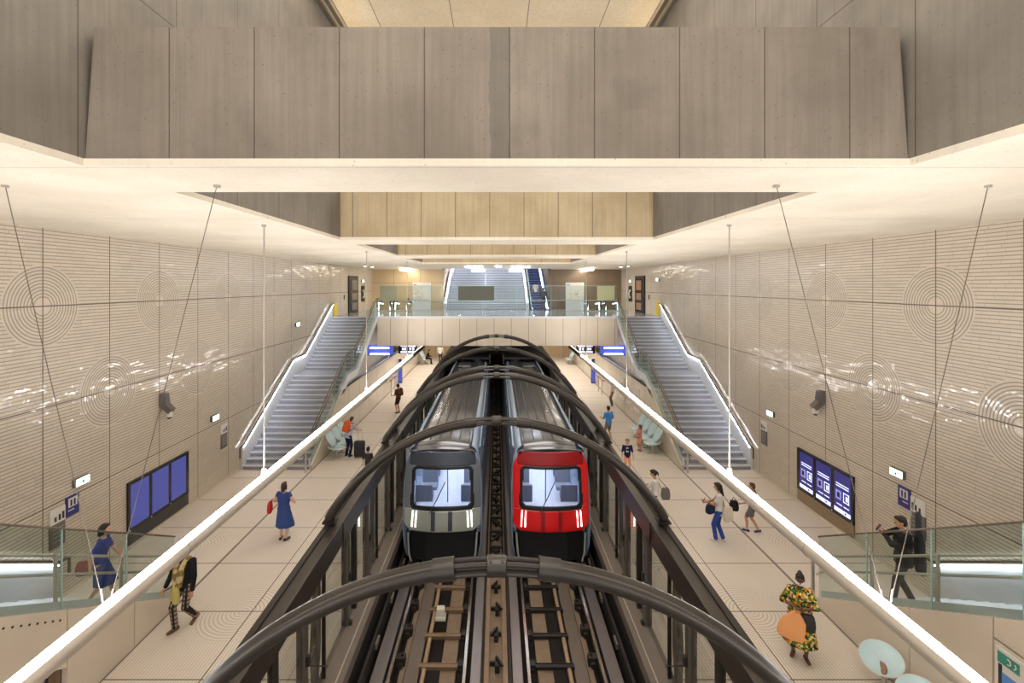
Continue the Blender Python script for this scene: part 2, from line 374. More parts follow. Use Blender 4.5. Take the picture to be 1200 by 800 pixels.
# ================================================================== STAIRS
def stair(s, y0, d, label, near=False):
    """rises from the platform at y0 in direction d (+1 away, -1 towards the viewer); x from 7.5 to 10.25 on side s"""
    R, T = .17, .30; n1, n2, land = 17, 15, 1.5
    t = thing('staircase', label, 'stairs', (s*8.9, y0, 0))
    prof = [(0, 0)]; z = 0; x = 0; noses = []
    for i in range(n1 + n2):
        z += R; prof.append((x, z)); noses.append((x, z)); x += T
        if i == n1 - 1: x += land - T
        prof.append((x, z))
    L = x
    prof += [(L, z - .45), (.8 + 0.0, 0)]
    xa, xb = s*7.52, s*10.18
    b = MB(); b.prism('x', [(y0 + d*u, v) for u, v in prof], xa, xb); b.build('steps', M['tread'], t)
    for fl in (noses[:n1], noses[n1:]):
        b = MB()
        for u, v in fl: b.box(xa, y0 + d*(u - .012), v - .045, xb, y0 + d*(u + .05), v + .004)
        b.build('step_nosing', M['nosing'], t)
    u1 = (n1 - 1) * T; u2 = u1 + land; z1 = n1 * R; z2 = (n1 + n2) * R
    line = [(0.0, R), (u1, z1), (u2, z1 + R * .2), (L - .2, z2)]
    def zl(u):
        for (a, za), (c, zc) in zip(line, line[1:]):
            if u <= c: return za + (zc - za) * (u - a) / (c - a)
        return z2
    # inner side: panels below the string
    xi, xo = s*7.40, s*7.51
    def wallpiece(ua, ub, nm='side_panel', zlo=0.0, drop=None, mat='panel'):
        us = sorted({ua, ub} | {u for u, _ in line if ua < u < ub})
        top = [(y0 + d*u, zl(u) + .02) for u in us]
        bot = [(y0 + d*u, max(zlo, zl(u) - drop) if drop else zlo) for u in reversed(us)]
        b = MB(); b.prism('x', top + bot, xi, xo); return b.build(nm, M[mat], t)
    if near:
        if s > 0:
            wallpiece(0.0, 2.52); wallpiece(2.54, 3.98)
            b = MB(); us = [4.0, u1, u2, L - .2]
            b.prism('x', [(y0 + d*u, zl(u) + .02) for u in us] + [(y0 + d*(L - .2), 2.17), (y0 + d*4.0, 2.17)], xi, xo); b.build('side_panel', M['panel'], t)
            b = MB(); b.box(xi, y0 - 4.0, 0, xo, y0 - L + .2, 2.14); b.build('side_panel', M['panel'], t)
        else:
            wallpiece(0.0, 1.30); wallpiece(1.32, 2.85)
            pl = wallpiece(2.87, L - .2, 'string_plate', 0, .98)
            b = MB()
            for k in range(14):
                u = 3.0 + k*.135
                b.disc((xi - s*.004, y0 + d*u, zl(u) - .15), (1,0,0), .017, .012, 10)
            b.build('drain_hole', M['black'], t)
            b = MB(); b.prism('x', [(y0 - 2.9, 0), (y0 - 2.9, zl(2.9) - .45), (y0 - u1, z1 - .45), (y0 - u2, z1 - .45), (y0 - 9, zl(9) - .6), (y0 - 9, 0)], s*7.75, s*7.85); b.build('recess_panel', M['panel'], t)
            b = MB(); b.box(s*7.5, y0 - 2.88, 0, s*7.62, y0 - 2.98, 1.2); b.build('recess_post', M['rust'], t)
            b = MB(); b.box(s*7.70, y0 - 3.5, .75, s*7.749, y0 - 4.1, 1.25); b.build('recess_vent', M['sign_white'], t)
    else:
        um = next(u/100 for u in range(0, 900) if zl(u/100) >= 2.35)
        wallpiece(0.0, um); 
        b = MB(); b.box(xi, y0 + um, 0, xo, 24.19, 2.35); b.build('side_panel', M['panel'], t)
        wallpiece(um, L - .2, 'string_plate', 0, .3, 'steel_skirt')
    # bright steel skirtings
    for nm, xx0, xx1 in (('wall_skirting', s*10.18, s*10.28), ('inner_skirting', s*7.515, s*7.545)):
        us = [u for u, _ in line]; hh = .79 if nm == 'wall_skirting' else .16
        b = MB(); b.prism('x', [(y0 + d*u, zl(u) + hh) for u in us] + [(y0 + d*u, max(0, zl(u) - .3)) for u in reversed(us)], xx0, xx1); b.build(nm, M['steel_skirt'], t)
    # wall handrail with light strip underneath
    hr = [(s*10.14, y0 - d*.28, .55), (s*10.14, y0 - d*.28, .95)] + [(s*10.14, y0 + d*u, zl(u) + .82) for u, _ in line] + [(s*10.14, y0 + d*(L + .1), z2 + .82)]
    h = MB().tube(hr, .035, 8).build('wall_handrail', M['bronze'], t, 40)
    b = MB()
    for (ua, za), (ub, zb) in zip(line, line[1:]):
        A = Vector((s*10.135, y0 + d*ua, za + .745)); B = Vector((s*10.135, y0 + d*ub, zb + .745)); b.tube([A, B], .014, 6)
    b.build('light_strip', M['led_cool'], h)
    b = MB()
    for (ua, za), (ub, zb) in zip(line, line[1:]):
        A = Vector((s*7.60, y0 + d*ua, za + .40)); B = Vector((s*7.60, y0 + d*ub, zb + .40)); b.tube([A, B], .012, 6)
    # inner glass balustrade
    GH = 1.4 if near else 1.12
    step = 1.45; u = .02
    edges = [0.02]
    while edges[-1] < L - .4: edges.append(min(edges[-1] + step, L - .2))
    for ua, ub in zip(edges, edges[1:]):
        us = sorted({ua + .012, ub - .012} | {q for q, _ in line if ua < q < ub})
        b = MB(); b.prism('x', [(y0 + d*q, zl(q) + GH) for q in us] + [(y0 + d*q, zl(q) + .03) for q in reversed(us)], s*7.44, s*7.465)
        g = b.build('glass_panel', M['glass'], t)
        b = MB(); b.box(s*7.437, y0 + d*(ub - .014), zl(ub) + .03, s*7.468, y0 + d*(ub - .002), zl(ub) + GH); b.build('glass_edge', M['glass_edge'], g)
    MB().tube([(s*7.452, y0 + d*q, zl(q) + GH + .012) for q, _ in line], .018 if near else .03, 8).build('top_rail', M['bronze'], t, 40)
    for hh in (.62, .95):
        r = MB().tube([(s*7.62, y0 - d*.32, hh - .1)] + [(s*7.62, y0 + d*q, zl(q) + hh) for q, _ in line], .024, 8).build('inner_handrail', M['tube'] if near else M['bronze'], t, 40)
    for q in edges[1::1]:
        MB().box(s*7.53, y0 + d*q - .025, zl(q), s*7.57, y0 + d*q + .025, zl(q) + .98).build('balustrade_post', M['tube'], t)
    MB().box(s*7.5, y0 - d*.35, 0, s*7.56, y0 - d*.30, .86).build('newel_post', M['steel'], t)
    return t
stair(-1, 19.4, 1, 'brightly lit staircase rising along the wall behind the suitcase and orange backpack', False)
stair(1, 19.4, 1, 'brightly lit staircase rising along the wall behind the aqua seats and the pink-clad girl', False)
stair(-1, 11.2, -1, 'near glass-sided staircase with a row of drain holes under its string', True)
stair(1, 11.2, -1, 'near glass-sided staircase with a line map on its beige side', True)

# central stairs beyond the mezzanine
def grand_stair():
    x0, x1, y0 = -4.0, 2.35, 38.5
    t = thing('staircase', 'wide central staircase with a middle handrail rising beyond the mezzanine', 'stairs', (-.8, y0, MZ))
    prof = [(y0, MZ - .02)]; z = MZ; y = y0; nos = []
    for i in range(30):
        z += .165; prof.append((y, z)); nos.append((y, z)); y += .31
        if i == 15: y += 1.2
        prof.append((y, z))
    prof += [(y, MZ - .02)]
    MB().prism('x', prof, x0, x1).build('steps', M['tread'], t)
    for fl in (nos[:16], nos[16:]):
        b = MB()
        for a, c in fl: b.box(x0, a - .012, c - .05, x1, a + .05, c + .004)
        b.build('step_nosing', M['nosing'], t)
    for xx in (x0 - .1, x1 + .1, -.95):
        ln = [(xx, nos[0][0], MZ + .95), (xx, nos[15][0], nos[15][1] + .9), (xx, nos[16][0], nos[16][1] + .85), (xx, nos[-1][0], nos[-1][1] + .9)]
        r = MB().tube(ln, .04, 8).build('handrail', M['steel'], t, 40)
        b = MB()
        for A, B in zip(ln, ln[1:]): b.tube([Vector(A) - Vector((0,0,.07)), Vector(B) - Vector((0,0,.07))], .025, 6)
        b.build('light_strip', M['led_cool'], r)
        b = MB()
        for q in range(0, 30, 5): b.box(xx - .02, nos[q][0], nos[q][1] - .1, xx + .02, nos[q][0] + .04, nos[q][1] + .9)
        b.build('handrail_bracket', M['steel'], r)
    for xx0, xx1 in ((x0 - .22, x0 - .001), (x1 + .001, x1 + .22)):
        MB().prism('x', [(y0, MZ), (nos[0][0], MZ + .5), (nos[15][0], nos[15][1] + .45), (nos[16][0], nos[16][1] + .4), (nos[-1][0], nos[-1][1] + .4), (nos[-1][0] + .3, MZ)], xx0, xx1).build('side_kerb', M['steel_skirt'], t)
grand_stair()

def escalator_up():
    x0, x1, y0 = 2.85, 3.95, 37.6
    t = thing('escalator', 'dark blue-lit escalator carrying two people up beside the wide central staircase', 'escalator', (3.4, y0, MZ))
    prof = [(y0, MZ - .02)]; z = MZ + .02; y = y0 + 1.2; prof += [(y0, z), (y, z)]; nos = []
    for i in range(24):
        z += .2; prof.append((y, z)); nos.append((y, z)); y += .4; prof.append((y, z))
    prof.append((y, MZ - .02))
    MB().prism('x', prof, x0, x1).build('moving_steps', M['esc_step'], t)
    b = MB()
    for a, c in nos: b.box(x0, a - .01, c - .05, x1, a + .03, c + .004)
    b.build('step_edge', M['esc_edge'], t)
    for xx in (x0 - .1, x1 + .1):
        ln = [(xx, y0 - .2, MZ + .55), (xx, y0 - .42, MZ + .8), (xx, y0 - .2, MZ + 1.0), (xx, y0 + 1.0, MZ + 1.0)] + [(xx, a, c + .98) for a, c in nos[::4]] + [(xx, y, z + .95)]
        MB().tube(ln, .045, 8).build('handrail', M['black'], t, 50)
        MB().prism('x', [(y0 - .2, MZ), (y0 - .2, MZ + .95), (y0 + 1.1, MZ + .95), (y, z + .92), (y, z - .1), (y0 + 1.3, MZ)], xx - .012, xx + .012).build('side_glass', M['glass'], t)
        MB().tube([(xx + (.06 if xx < 3.4 else -.06), y0, MZ + .12), (xx + (.06 if xx < 3.4 else -.06), y0 + 1.2, MZ + .14), (xx + (.06 if xx < 3.4 else -.06), y, z + .12)], .03, 6).build('light_strip', M['led_soft'], t)
escalator_up()

def esc_head(x, y, label):
    t = thing('escalator_landing', label, 'escalator', (x, y, MZ))
    for sx in (-.5, .5):
        ln = [(x + sx, y + 1.6, MZ + .55), (x + sx, y + .5, MZ + .92), (x + sx, y + .1, MZ + .95), (x + sx, y - .15, MZ + .8), (x + sx, y - .2, MZ + .55), (x + sx, y - .1, MZ + .3)]
        MB().tube(ln, .05, 8).build('handrail', M['black'], t, 50)
        MB().prism('x', [(y, MZ), (y - .1, MZ + .6), (y + .05, MZ + .88), (y + .5, MZ + .86), (y + 1.6, MZ + .5), (y + 1.6, MZ)], x + sx - .012, x + sx + .012).build('side_glass', M['glass'], t)
        MB().tube([(x + sx*.86, y, MZ + .1), (x + sx*.86, y + .1, MZ + .62), (x + sx*.86, y + 1.5, MZ + .5)], .035, 6).build('light_strip', M['led_soft'], t)
    MB().box(x - .45, y, MZ, x + .45, y + 1.5, MZ + .05).build('comb_plate', M['steel'], t)
esc_head(-8.45, 36.4, 'escalator landing by the dark lift door')
esc_head(-7.2, 36.4, 'escalator landing next to the grey glass map case')
esc_head(7.3, 36.4, 'escalator landing next to the white glass map case')
esc_head(8.65, 36.4, 'escalator landing by the lift with the coloured advert')

# ================================================================== MEZZANINE GLASS SCREEN
t = thing('glass_screen', 'tall clear glass screen with a mid rail along the mezzanine edge above the tracks', 'glass screen', (0, 30.2, MZ))
xs = [-7.3 + k * 2.14 for k in range(7)] + [7.45]
for a, c in zip(xs, xs[1:]):
    g = MB().box(a + .01, 30.17, MZ + .03, c - .01, 30.19, MZ + 1.9).build('glass_panel', M['glass'], t)
    MB().box(c - .008, 30.165, MZ + .03, c + .004, 30.195, MZ + 1.9).build('glass_edge', M['glass_edge'], g)
MB().box(-7.3, 30.15, MZ + 1.9, 7.45, 30.21, MZ + 1.93).build('top_rail', M['glass_edge'], t)
MB().box(-7.3, 30.21, MZ + .98, 7.45, 30.26, MZ + 1.03).build('mid_rail', M['steel'], t)
for px0, px1, mt, lb in ((445, 465, 'frost', 'olive frosted sheet'), (537, 579, 'frost3', 'wide dark olive sheet'), (700, 720.5, 'frost2', 'pale olive frosted sheet')):
    a, c = (px0 - VX)*30.1/F, (px1 - VX)*30.1/F
    MB().box(a, 30.14, MZ + 1.02, c, 30.165, MZ + 1.9).build('frosted_sheet', M[mt], t)['label'] = lb

# map cases, lifts, signs on the mezzanine
def map_case(px0, px1, Z, label, hdr=True):
    a, c = (px0 - VX)*Z/F, (px1 - VX)*Z/F
    t = thing('map_case', label, 'map case', ((a + c)/2, Z, MZ))
    MB().box(a, Z, MZ, c, Z + .14, MZ + 2.15).build('case_body', M['steel_skirt'], t, bevel=.02)
    MB().box(a + .06, Z - .012, MZ + .75, c - .06, Z, MZ + 2.08).build('map_sheet', M['map_paper'], t)
    b = MB()
    for k in range(9):
        q = a + .15 + random.random()*(c - a - .5); w = MZ + .9 + random.random()*.9
        b.obox((q + .1, Z - .016, w), (.35, .006, .02), Matrix.Rotation(random.uniform(-1.2, 1.2), 3, 'Y'))
    b.box(a + .08, Z - .018, MZ + 1.95, a + .3, Z - .012, MZ + 2.04); b.build('map_lines', M['sign_text'], t)
map_case(483.5, 504.5, 37.0, 'grey glass map case standing before the beige back wall of the mezzanine')
map_case(663, 684.5, 37.0, 'white glass map case standing before the brown back wall of the mezzanine')
for s in (-1, 1):
    y0, y1 = 33.5, 35.7
    t = thing('lift_door', 'dark lift doorway in the tiled wall at mezzanine level, %s' % ('beside the beige back wall' if s < 0 else 'with a coloured advert inside'), 'lift door', (s*W, 34.6, MZ))
    b = MB(); b.box(s*(W - .1), y0, MZ, s*(W - .002), y1, MZ + 2.62); b.build('door_frame', M['black'], t)
    MB().box(s*(W - .115), y0 + .35, MZ + .05, s*(W - .1), y1 - .12, MZ + 2.45).build('door_leaf', M['display_frame'], t)
    b = MB()
    for k, cc in enumerate(((0, .5), (.7, 1.2), (1.4, 2.1))): b.box(s*(W - .125), y0 + .6, MZ + .2 + cc[0], s*(W - .116), y1 - .4, MZ + .2 + cc[1])
    b.build('door_advert', M['seat_wood'] if s > 0 else M['sign_grey'], t)
    MB().box(s*(W - .03), 32.6, MZ + 1.0, s*(W - .002), 32.75, MZ + 1.3).build('call_plate', M['black'], t)
    y = 37.2
    t = thing('lift_sign', 'black and white number sign on the wall beside the %s lift doorway' % ('unlit' if s < 0 else 'advert-filled'), 'sign', (s*W, y, MZ + 1.2))
    MB().box(s*(W - .04), y - .45, MZ + .7, s*(W - .002), y + .45, MZ + 1.9).build('sign_plate', M['black'], t, bevel=.015)
    b = MB(); b.tube([(s*(W - .045), y + .22*math.cos(a*PI/8), MZ + 1.28 + .3*math.sin(a*PI/8)) for a in range(-6, 7)], .05, 6); b.build('sign_symbol', M['sign_white'], t)
    o = MB().box(s*(W - .04), 30.55, MZ, s*(W - .002), 31.2, MZ + .95 if s > 0 else MZ + .85).build('yellow_panel', M['yellow'])
    tag(o, 'yellow panel on the wall at the stair head, %s' % ('below an exit sign' if s > 0 else 'by the unlit lift doorway'), 'panel')

# ceiling lamps
for k, (px0, px1, py, Z) in enumerate(((545, 565.5, 312.3, 32.5), (600, 621, 312.3, 32.5), (552.5, 568.5, 317, 37.5), (597, 614, 317, 37.5), (581, 587.5, 311.8, 32.5))):
    A = P(px0, py, Z); B = P(px1, py, Z)
    nm = ['wide', 'wide', 'short', 'short', 'tiny'][k]
    t = thing('ceiling_lamp', '%s cool white lamp %s the central staircase, %s' % (nm, 'before' if k in (0, 1, 4) else 'at the foot of', ['nearer the beige wall', 'nearer the escalator', 'nearer the beige wall', 'nearer the escalator', 'alone in the middle'][k]), 'lamp', (A + B) / 2, 'lamps before the central stairs')
    MB().box(A.x, Z, A.z - .06, B.x, Z + .3, A.z + .04).build('diffuser', M['lamp_cool'], t)
    MB().box(A.x, Z + .05, A.z + .04, B.x, Z + .25, 8.7).build('hanger', M['steel'], t)
for s in (-1, 1):
    t = thing('ceiling_lamp', 'long warm lamp under the mezzanine ceiling on the side of the %s back wall' % ('beige' if s < 0 else 'brown'), 'lamp', (s*7.0, 39.5, 8.5))
    MB().box(s*6.9, 35.4, 8.48, s*7.1, 39.9, 8.58).build('diffuser', M['lamp_warm'], t)
    MB().box(s*6.95, 35.5, 8.58, s*7.05, 39.8, 8.7).build('hanger', M['steel'], t)
    for q, yy in enumerate((30.9, 31.9)):
        t = thing('spot_lamp', 'small ceiling spot above the stair head by the %s lift, %s of two' % ('unlit' if s < 0 else 'advert-filled', 'nearer' if q == 0 else 'farther'), 'lamp', (s*(8.4 - q*.2), yy, 8.6))
        MB().disc((s*(8.4 - q*.2), yy, 8.65), (0,0,1), .12, .1, 14).build('spot_body', M['steel'], t)
        MB().disc((s*(8.4 - q*.2), yy, 8.595), (0,0,1), .09, .012, 14).build('spot_glass', M['lamp_warm'], t)

# ================================================================== LED TUBES
for s in (-1, 1):
    x, z, r = s*5.0, 3.2, .126
    t = thing('light_tube', 'long suspended aluminium light tube running over the platform with the %s' % ('suitcase' if s < 0 else 'orange bag'), 'lamp', (x, 13, z))
    b = MB(); n = 28; ring = []
    y0, y1 = -6.0, 28.4
    a0, a1 = math.radians(50), math.radians(130)
    angs = [a1 + (2*PI - (a1 - a0)) * k / n for k in range(n + 1)]
    prof = [(x + r*math.cos(a), z + r*math.sin(a)) for a in angs]
    zc = z + r*math.sin(a0) - .012
    prof += [(x + (r - .012)*math.cos(a0), zc), (x + (r - .012)*math.cos(a1), zc)]
    b.prism('y', prof, y0, y1); hs = b.build('tube_housing', M['tube'], t, 30)
    MB().tube([(x, 28.4, z), (x, 33.0, z)], r*.98, 20).build('tube_end', M['dark_steel'], t, 40)
    b = MB(); k2 = [a0 + (a1 - a0) * k / 10 for k in range(11)]
    poly = [(x + (r - .004)*math.cos(a), z + (r - .004)*math.sin(a)) for a in k2] + [(x + (r - .02)*math.cos(a1), zc + .002), (x + (r - .02)*math.cos(a0), zc + .002)]
    b.prism('y', poly, y0 + .05, y1 - .05); b.build('light_strip', M['led'], t, 30)
    b = MB()
    for yy in (2.5, 7.7, 12.9, 18.1, 23.3, 28.5): b.tube([(x + (r + .004)*math.cos(2*PI*k/24), yy, z + (r + .004)*math.sin(2*PI*k/24)) for k in range(24)], .008, 6, closed=True)
    b.build('joint_ring', M['steel'], t, 40)
    for yy in (10.4, 18.6, 27.0):
        rd = MB().tube([(x, yy, z + .2), (x, yy, 8.7)], .016, 8).build('suspension_rod', M['white_wire'], t, 40)
        MB().obox((x, yy, z + .2), (.1, .07, .14)).build('rod_clamp', M['sign_white'], rd, bevel=.015)
        MB().disc((x, yy, 8.68), (0,0,1), .05, .04, 12).build('ceiling_rose', M['steel'], rd)
    for xt in (3.64, 6.4):
        cb = MB().tube([(x + (.05 if xt > 5 else -.05)*s, 6.2, z + .14), (s*xt, 6.3, 8.7)], .0055, 6).build('suspension_cable', M['dark_wire'], t, 40)
        MB().tube([(x + (.05 if xt > 5 else -.05)*s, 6.2, z + .14), (x + (.075 if xt > 5 else -.075)*s, 6.205, z + .30)], .007, 8).build('cable_end', M['tube'], cb, 40)
        MB().disc((s*xt, 6.3, 8.685), (0,0,1), .04, .03, 12).build('ceiling_rose', M['steel'], cb)
# ================================================================== PLATFORM SCREENS
ARCH = [4.88, 10.1, 15.17, 16.5, 21.6, 27.0]
for s in (-1, 1):
    t = thing('platform_screen', 'dark framed glass platform screen along the track, on the side of the %s train' % ('grey' if s < 0 else 'red'), 'platform screen', (s*3.3, 12, 0))
    b = MB(); b.prism('y', [(s*3.2, 2.0), (s*3.58, 2.06), (s*3.62, 2.36), (s*3.52, 2.43), (s*3.24, 2.40)], -2.0, 29.9); b.build('header_beam', M['dark_steel'], t, None, .015)
    MB().box(s*3.44, -2, 2.425, s*3.54, 29.9, 2.46).build('beam_gutter', M['post_dark'], t)
    MB().box(s*2.98, -2, 0.0, s*3.34, 29.9, .05).build('sill', M['sill'], t)
    e = MB().box(s*2.86, -2, -.22, s*2.98, 29.9, .03).build('sill_lip', M['sill'], t)
    MB().box(s*2.972, -2, .031, s*2.992, 29.9, .056).build('sill_edge', M['sill_edge'], e)
    py = []
    for base in range(-2, 30, 4):
        for o, w, mt in ((.5, .15, 'post'), (1.05, .11, 'post_dark'), (2.15, .15, 'post'), (3.05, .035, 'post_dark')):
            y = base + o
            if y < 2 or y > 29.8: continue
            py.append((y, w, mt))
    for y, w, mt in py:
        p = MB().box(s*3.20, y - w/2, .05, s*(3.24 + w*.7), y + w/2, 2.05).build('post', M[mt], t)
        if w > .14:
            MB().box(s*3.14, y - .05, .05, s*3.2, y + .05, .12).build('post_foot', M['track_dark'], p)
            MB().box(s*3.15, y - .035, 1.0, s*3.2, y + .035, 1.16).build('post_latch', M['track_dark'], p)
    for (ya, wa, _), (yb, wb, _) in zip(py, py[1:]):
        MB().box(s*3.245, ya + wa/2, .06, s*3.257, yb - wb/2, 2.03).build('glass_pane', M['glass_screen'], t)
    for base in range(2, 30, 4):
        y = base + 3.4
        if y > 29.5: break
        MB().tube([(s*3.19, y - 1.2, .95), (s*3.19, y - .25, .2)], .012, 6).build('tie_rod', M['post_dark'], t)
        b = MB()
        b.loft([[(s*(3.30 + dx), y - .62 + dy + yy, zz) for dx, dy in ((-w, -w*1.3), (w, -w*1.3), (w, w*1.3), (-w, w*1.3))] for zz, w, yy in ((.05, .06, .10), (.16, .065, .06), (.22, .05, .0), (.8, .07, .02), (1.4, .06, .07), (2.03, .045, .1))])
        b.build('curved_jamb', M['post'], t, 40)
    for k, y in enumerate(ARCH[1:]):
        MB().box(s*3.185, y - .03, 1.94, s*3.21, y + .03, 2.46).build('beam_joint', M['post_dark'], t)

# ================================================================== ARCHES
ctx = ['nearest and largest arch of the track canopy, crossing in front of the empty tracks', 'second arch of the track canopy, crossing over the train roofs just behind both windscreens',
       'front arch of the close pair in the middle of the track canopy', 'rear arch of the close pair in the middle of the track canopy',
       'arch next beyond the close pair, over the far train roofs', 'last arch of the track canopy, rising against the beige mezzanine front']
ch, sg = 3.5, 2.03; R = (ch*ch + sg*sg) / (2*sg); zc = 4.57 - R; amax = math.asin(ch / R)
for y, lb in zip(ARCH, ctx):
    t = thing('arch_rib', lb, 'arch', (0, y, 2.4), 'arches over the tracks')
    for s in (-1, 1):
        a0 = .5 / R
        pts = [(s*R*math.sin(a), y, zc + R*math.cos(a)) for a in [a0 + (amax - a0)*k/18 for k in range(19)]]
        tb = MB().tube(pts, .098, 14).build('arch_tube', M['arch'], t, 40)
        MB().tube([(s*R*math.sin(a), y - .07, zc + (R + .068)*math.cos(a)) for a in [a0 + .02 + (amax - a0 - .04)*k/18 for k in range(19)]], .012, 6).build('arch_seam', M['post'], tb, 40)
        c0 = [(s*R*math.sin(a), y, zc + R*math.cos(a)) for a in (a0 - .02, a0 + .035)]
        MB().tube(c0, .112, 14).build('arch_collar', M['arch'], tb, 40)
        b = MB()
        for dy, dz in ((-.05, .045), (.05, .045), (-.05, -.05), (.05, -.05)):
            b.tube([(s*R*math.sin(a), y + dy, zc + R*math.cos(a) + dz) for a in (.02, a0*.5, a0)], .026, 8)
        b.build('arch_bars', M['arch'], t, 40)
        b = MB(); b.box(s*3.34, y - .13, 2.465, s*3.6, y + .13, 2.51); b.prism('y', [(s*3.38, 2.50), (s*3.58, 2.50), (s*3.47, 2.68), (s*3.40, 2.68)], y - .012, y + .012)
        ft = b.build('arch_foot', M['post_dark'], t)
        b = MB()
        for dy in (-.09, .09): b.disc((s*3.55, y + dy, 2.52), (0,0,1), .018, .03, 8)
        b.build('foot_bolt', M['post_dark'], ft)
    top = zc + R
    h = MB(); h.tube([(-.105, y, top), (-.09, y, top), (.09, y, top), (.105, y, top)], [.085, .104, .104, .085], 16); h.build('arch_hub', M['arch'], t, 40)
    for q in (-.06, .06): MB().disc((q, y - .07, top + .082), (0,-.65,.76), .016, .02, 8).build('hub_bolt', M['post_dark'], t)
# hood over the tracks where they run under the mezzanine
t = thing('track_hood', 'dark box roof over the tracks under the mezzanine', 'roof', (0, 38, 2.5))
for s in (-1, 1):
    MB().prism('x', [(30.1, 2.78), (45.9, 2.78), (45.9, 2.95), (31.2, 2.95), (30.1, 2.9)], s*.42, s*3.2).build('hood_panel', M['post_dark'], t)
    MB().box(s*3.31, 29.95, 2.0, s*3.6, 48, 2.6).build('hood_edge', M['dark_steel'], t)
    MB().box(s*3.34, 29.95, 0.06, s*3.38, 48, 2.0).build('hood_side', M['post_dark'], t)
    MB().box(s*.40, 30.1, 2.5, s*.46, 45.9, 3.05).build('hood_rib', M['post'], t)

# ================================================================== TRACKS
def track(s):
    lb = 'empty guideway track running towards the viewer from the %s train' % ('grey' if s < 0 else 'red')
    t = thing('track', lb, 'track', (s*1.5, 10, -1.45))
    Y0, Y1 = -2, 45.9
    for xa, xb in ((.34, .57), (2.42, 2.70)):
        MB().box(s*xa, Y0, -1.40, s*xb, Y1, -1.0).build('running_strip', M['track_plate'], t, bevel=.012)
    for xa, xb in ((.665, .73), (2.27, 2.34)):
        r = MB(); r.box(s*xa, Y0, -1.05, s*xb, Y1, -.95); r.box(s*(xa + .015), Y0, -1.4, s*(xb - .015), Y1, -1.05); r.build('guide_rail', M['rail'], t)
    MB().box(s*.90, Y0, -1.45, s*1.24, Y1, -1.08).build('inner_slab', M['track_slab'], t, bevel=.01)
    MB().box(s*1.70, Y0, -1.45, s*2.0, Y1, -1.06).build('cover_slab', M['track_grey'], t, bevel=.01)
    MB().tube([(s*1.60, Y0, -1.05), (s*1.60, Y1, -1.05)], .05, 10).build('cable_tube', M['cable'], t, 40)
    MB().box(s*2.02, Y0, -1.45, s*2.14, Y1, -1.12).build('cover_slab', M['track_slab'], t)
    MB().box(s*2.78, Y0, -1.45, s*2.84, Y1, -.7).build('edge_channel', M['track_dark'], t)
    for k in range(30):
        y = 7.9 + k*.93
        if y > 24: break
        tb = MB(); tb.box(s*.80, y - .05, -1.07, s*1.72, y + .05, -1.0); tb.box(s*.80, y - .062, -1.0, s*1.70, y - .045, -.985); tb.box(s*.80, y + .045, -1.0, s*1.70, y + .062, -.985)
        tb = tb.build('tie_bar', M['track_dark'] if s > 0 else M['rust'], t)
        b = MB(); b.box(s*.745, y - .09, -1.08, s*.86, y + .09, -.93); b.box(s*.76, y - .13, -1.08, s*.82, y + .13, -1.0)
        b.build('rail_clip', M['track_dark'], t, bevel=.012)
        b = MB(); b.box(s*2.05, y + .1, -1.12, s*2.25, y + .28, -.92); b.box(s*2.1, y + .03, -1.12, s*2.2, y + .35, -1.0); b.disc((s*2.12, y + .19, -.9), (0,0,1), .035, .06, 8)
        b.build('rail_clip', M['track_dark'], t, bevel=.012)
    for k in range(14):
        MB().obox((s*2.76, 8.0 + k*1.6, -.86), (.05, .3, .12)).build('side_bracket', M['sill'], t)
track(-1); track(1)
t = thing('centre_girder', 'rusty brown girder with dark clamps between the two tracks', 'girder', (-.02, 15, -1.45))
for a, c in ((-.27, -.17), (.13, .24)): MB().box(a, -2, -1.45, c, 45.9, -.82).build('girder_flange', M['rust'], t)
MB().box(-.17, -2, -1.45, .13, 45.9, -.95).build('girder_web', M['track_slab'], t)
MB().box(-.335, -2, -1.45, -.285, 45.9, -1.05).build('cable_tray', M['track_dark'], t); MB().box(.26, -2, -1.45, .33, 45.9, -1.05).build('cable_tray', M['track_dark'], t)
for k in range(42):
    y = 7.8 + k*.9
    sgn = 1 if k % 2 else -1
    b = MB(); b.box(.015*sgn - .05, y - .1, -.95, .015*sgn + .05, y + .14, -.78); b.box(-.15, y + .1, -.95, .11, y + .15, -.86)
    b.obox((sgn*.06, y - .02, -.74), (.035, .3, .05), Matrix.Rotation(sgn*.5, 3, 'Z'))
    if y > 13.5:
        b.box(-.22, y + .1, -.9, -.16, y + .16, -.3); b.box(.14, y + .1, -.9, .2, y + .16, -.3); b.box(-.22, y + .1, -.34, .2, y + .16, -.26)
        b.obox((0, y + .35, -.6), (.05, .55, .05), Matrix.Rotation(sgn*.6, 3, 'Z'))
    b.build('girder_clamp', M['track_dark'], t)
t = thing('track_beacon', 'small cream box standing between the slabs of the left-hand empty track', 'box', (-1.41, 12.2, -1.0))
MB().loft([[(-1.41 + a*w*.9, 12.2 + c*w*.8, z) for a, c in ((-1,-1), (1,-1), (1,1), (-1,1))] for z, w in ((-1.0, .145), (-.93, .145), (-.90, .12), (-.72, .105))]).build('beacon_body', M['beacon'], t, None, .012)
MB().box(-1.53, 12.05, -1.06, -1.27, 12.35, -1.0).build('beacon_plate', M['track_dark'], t)

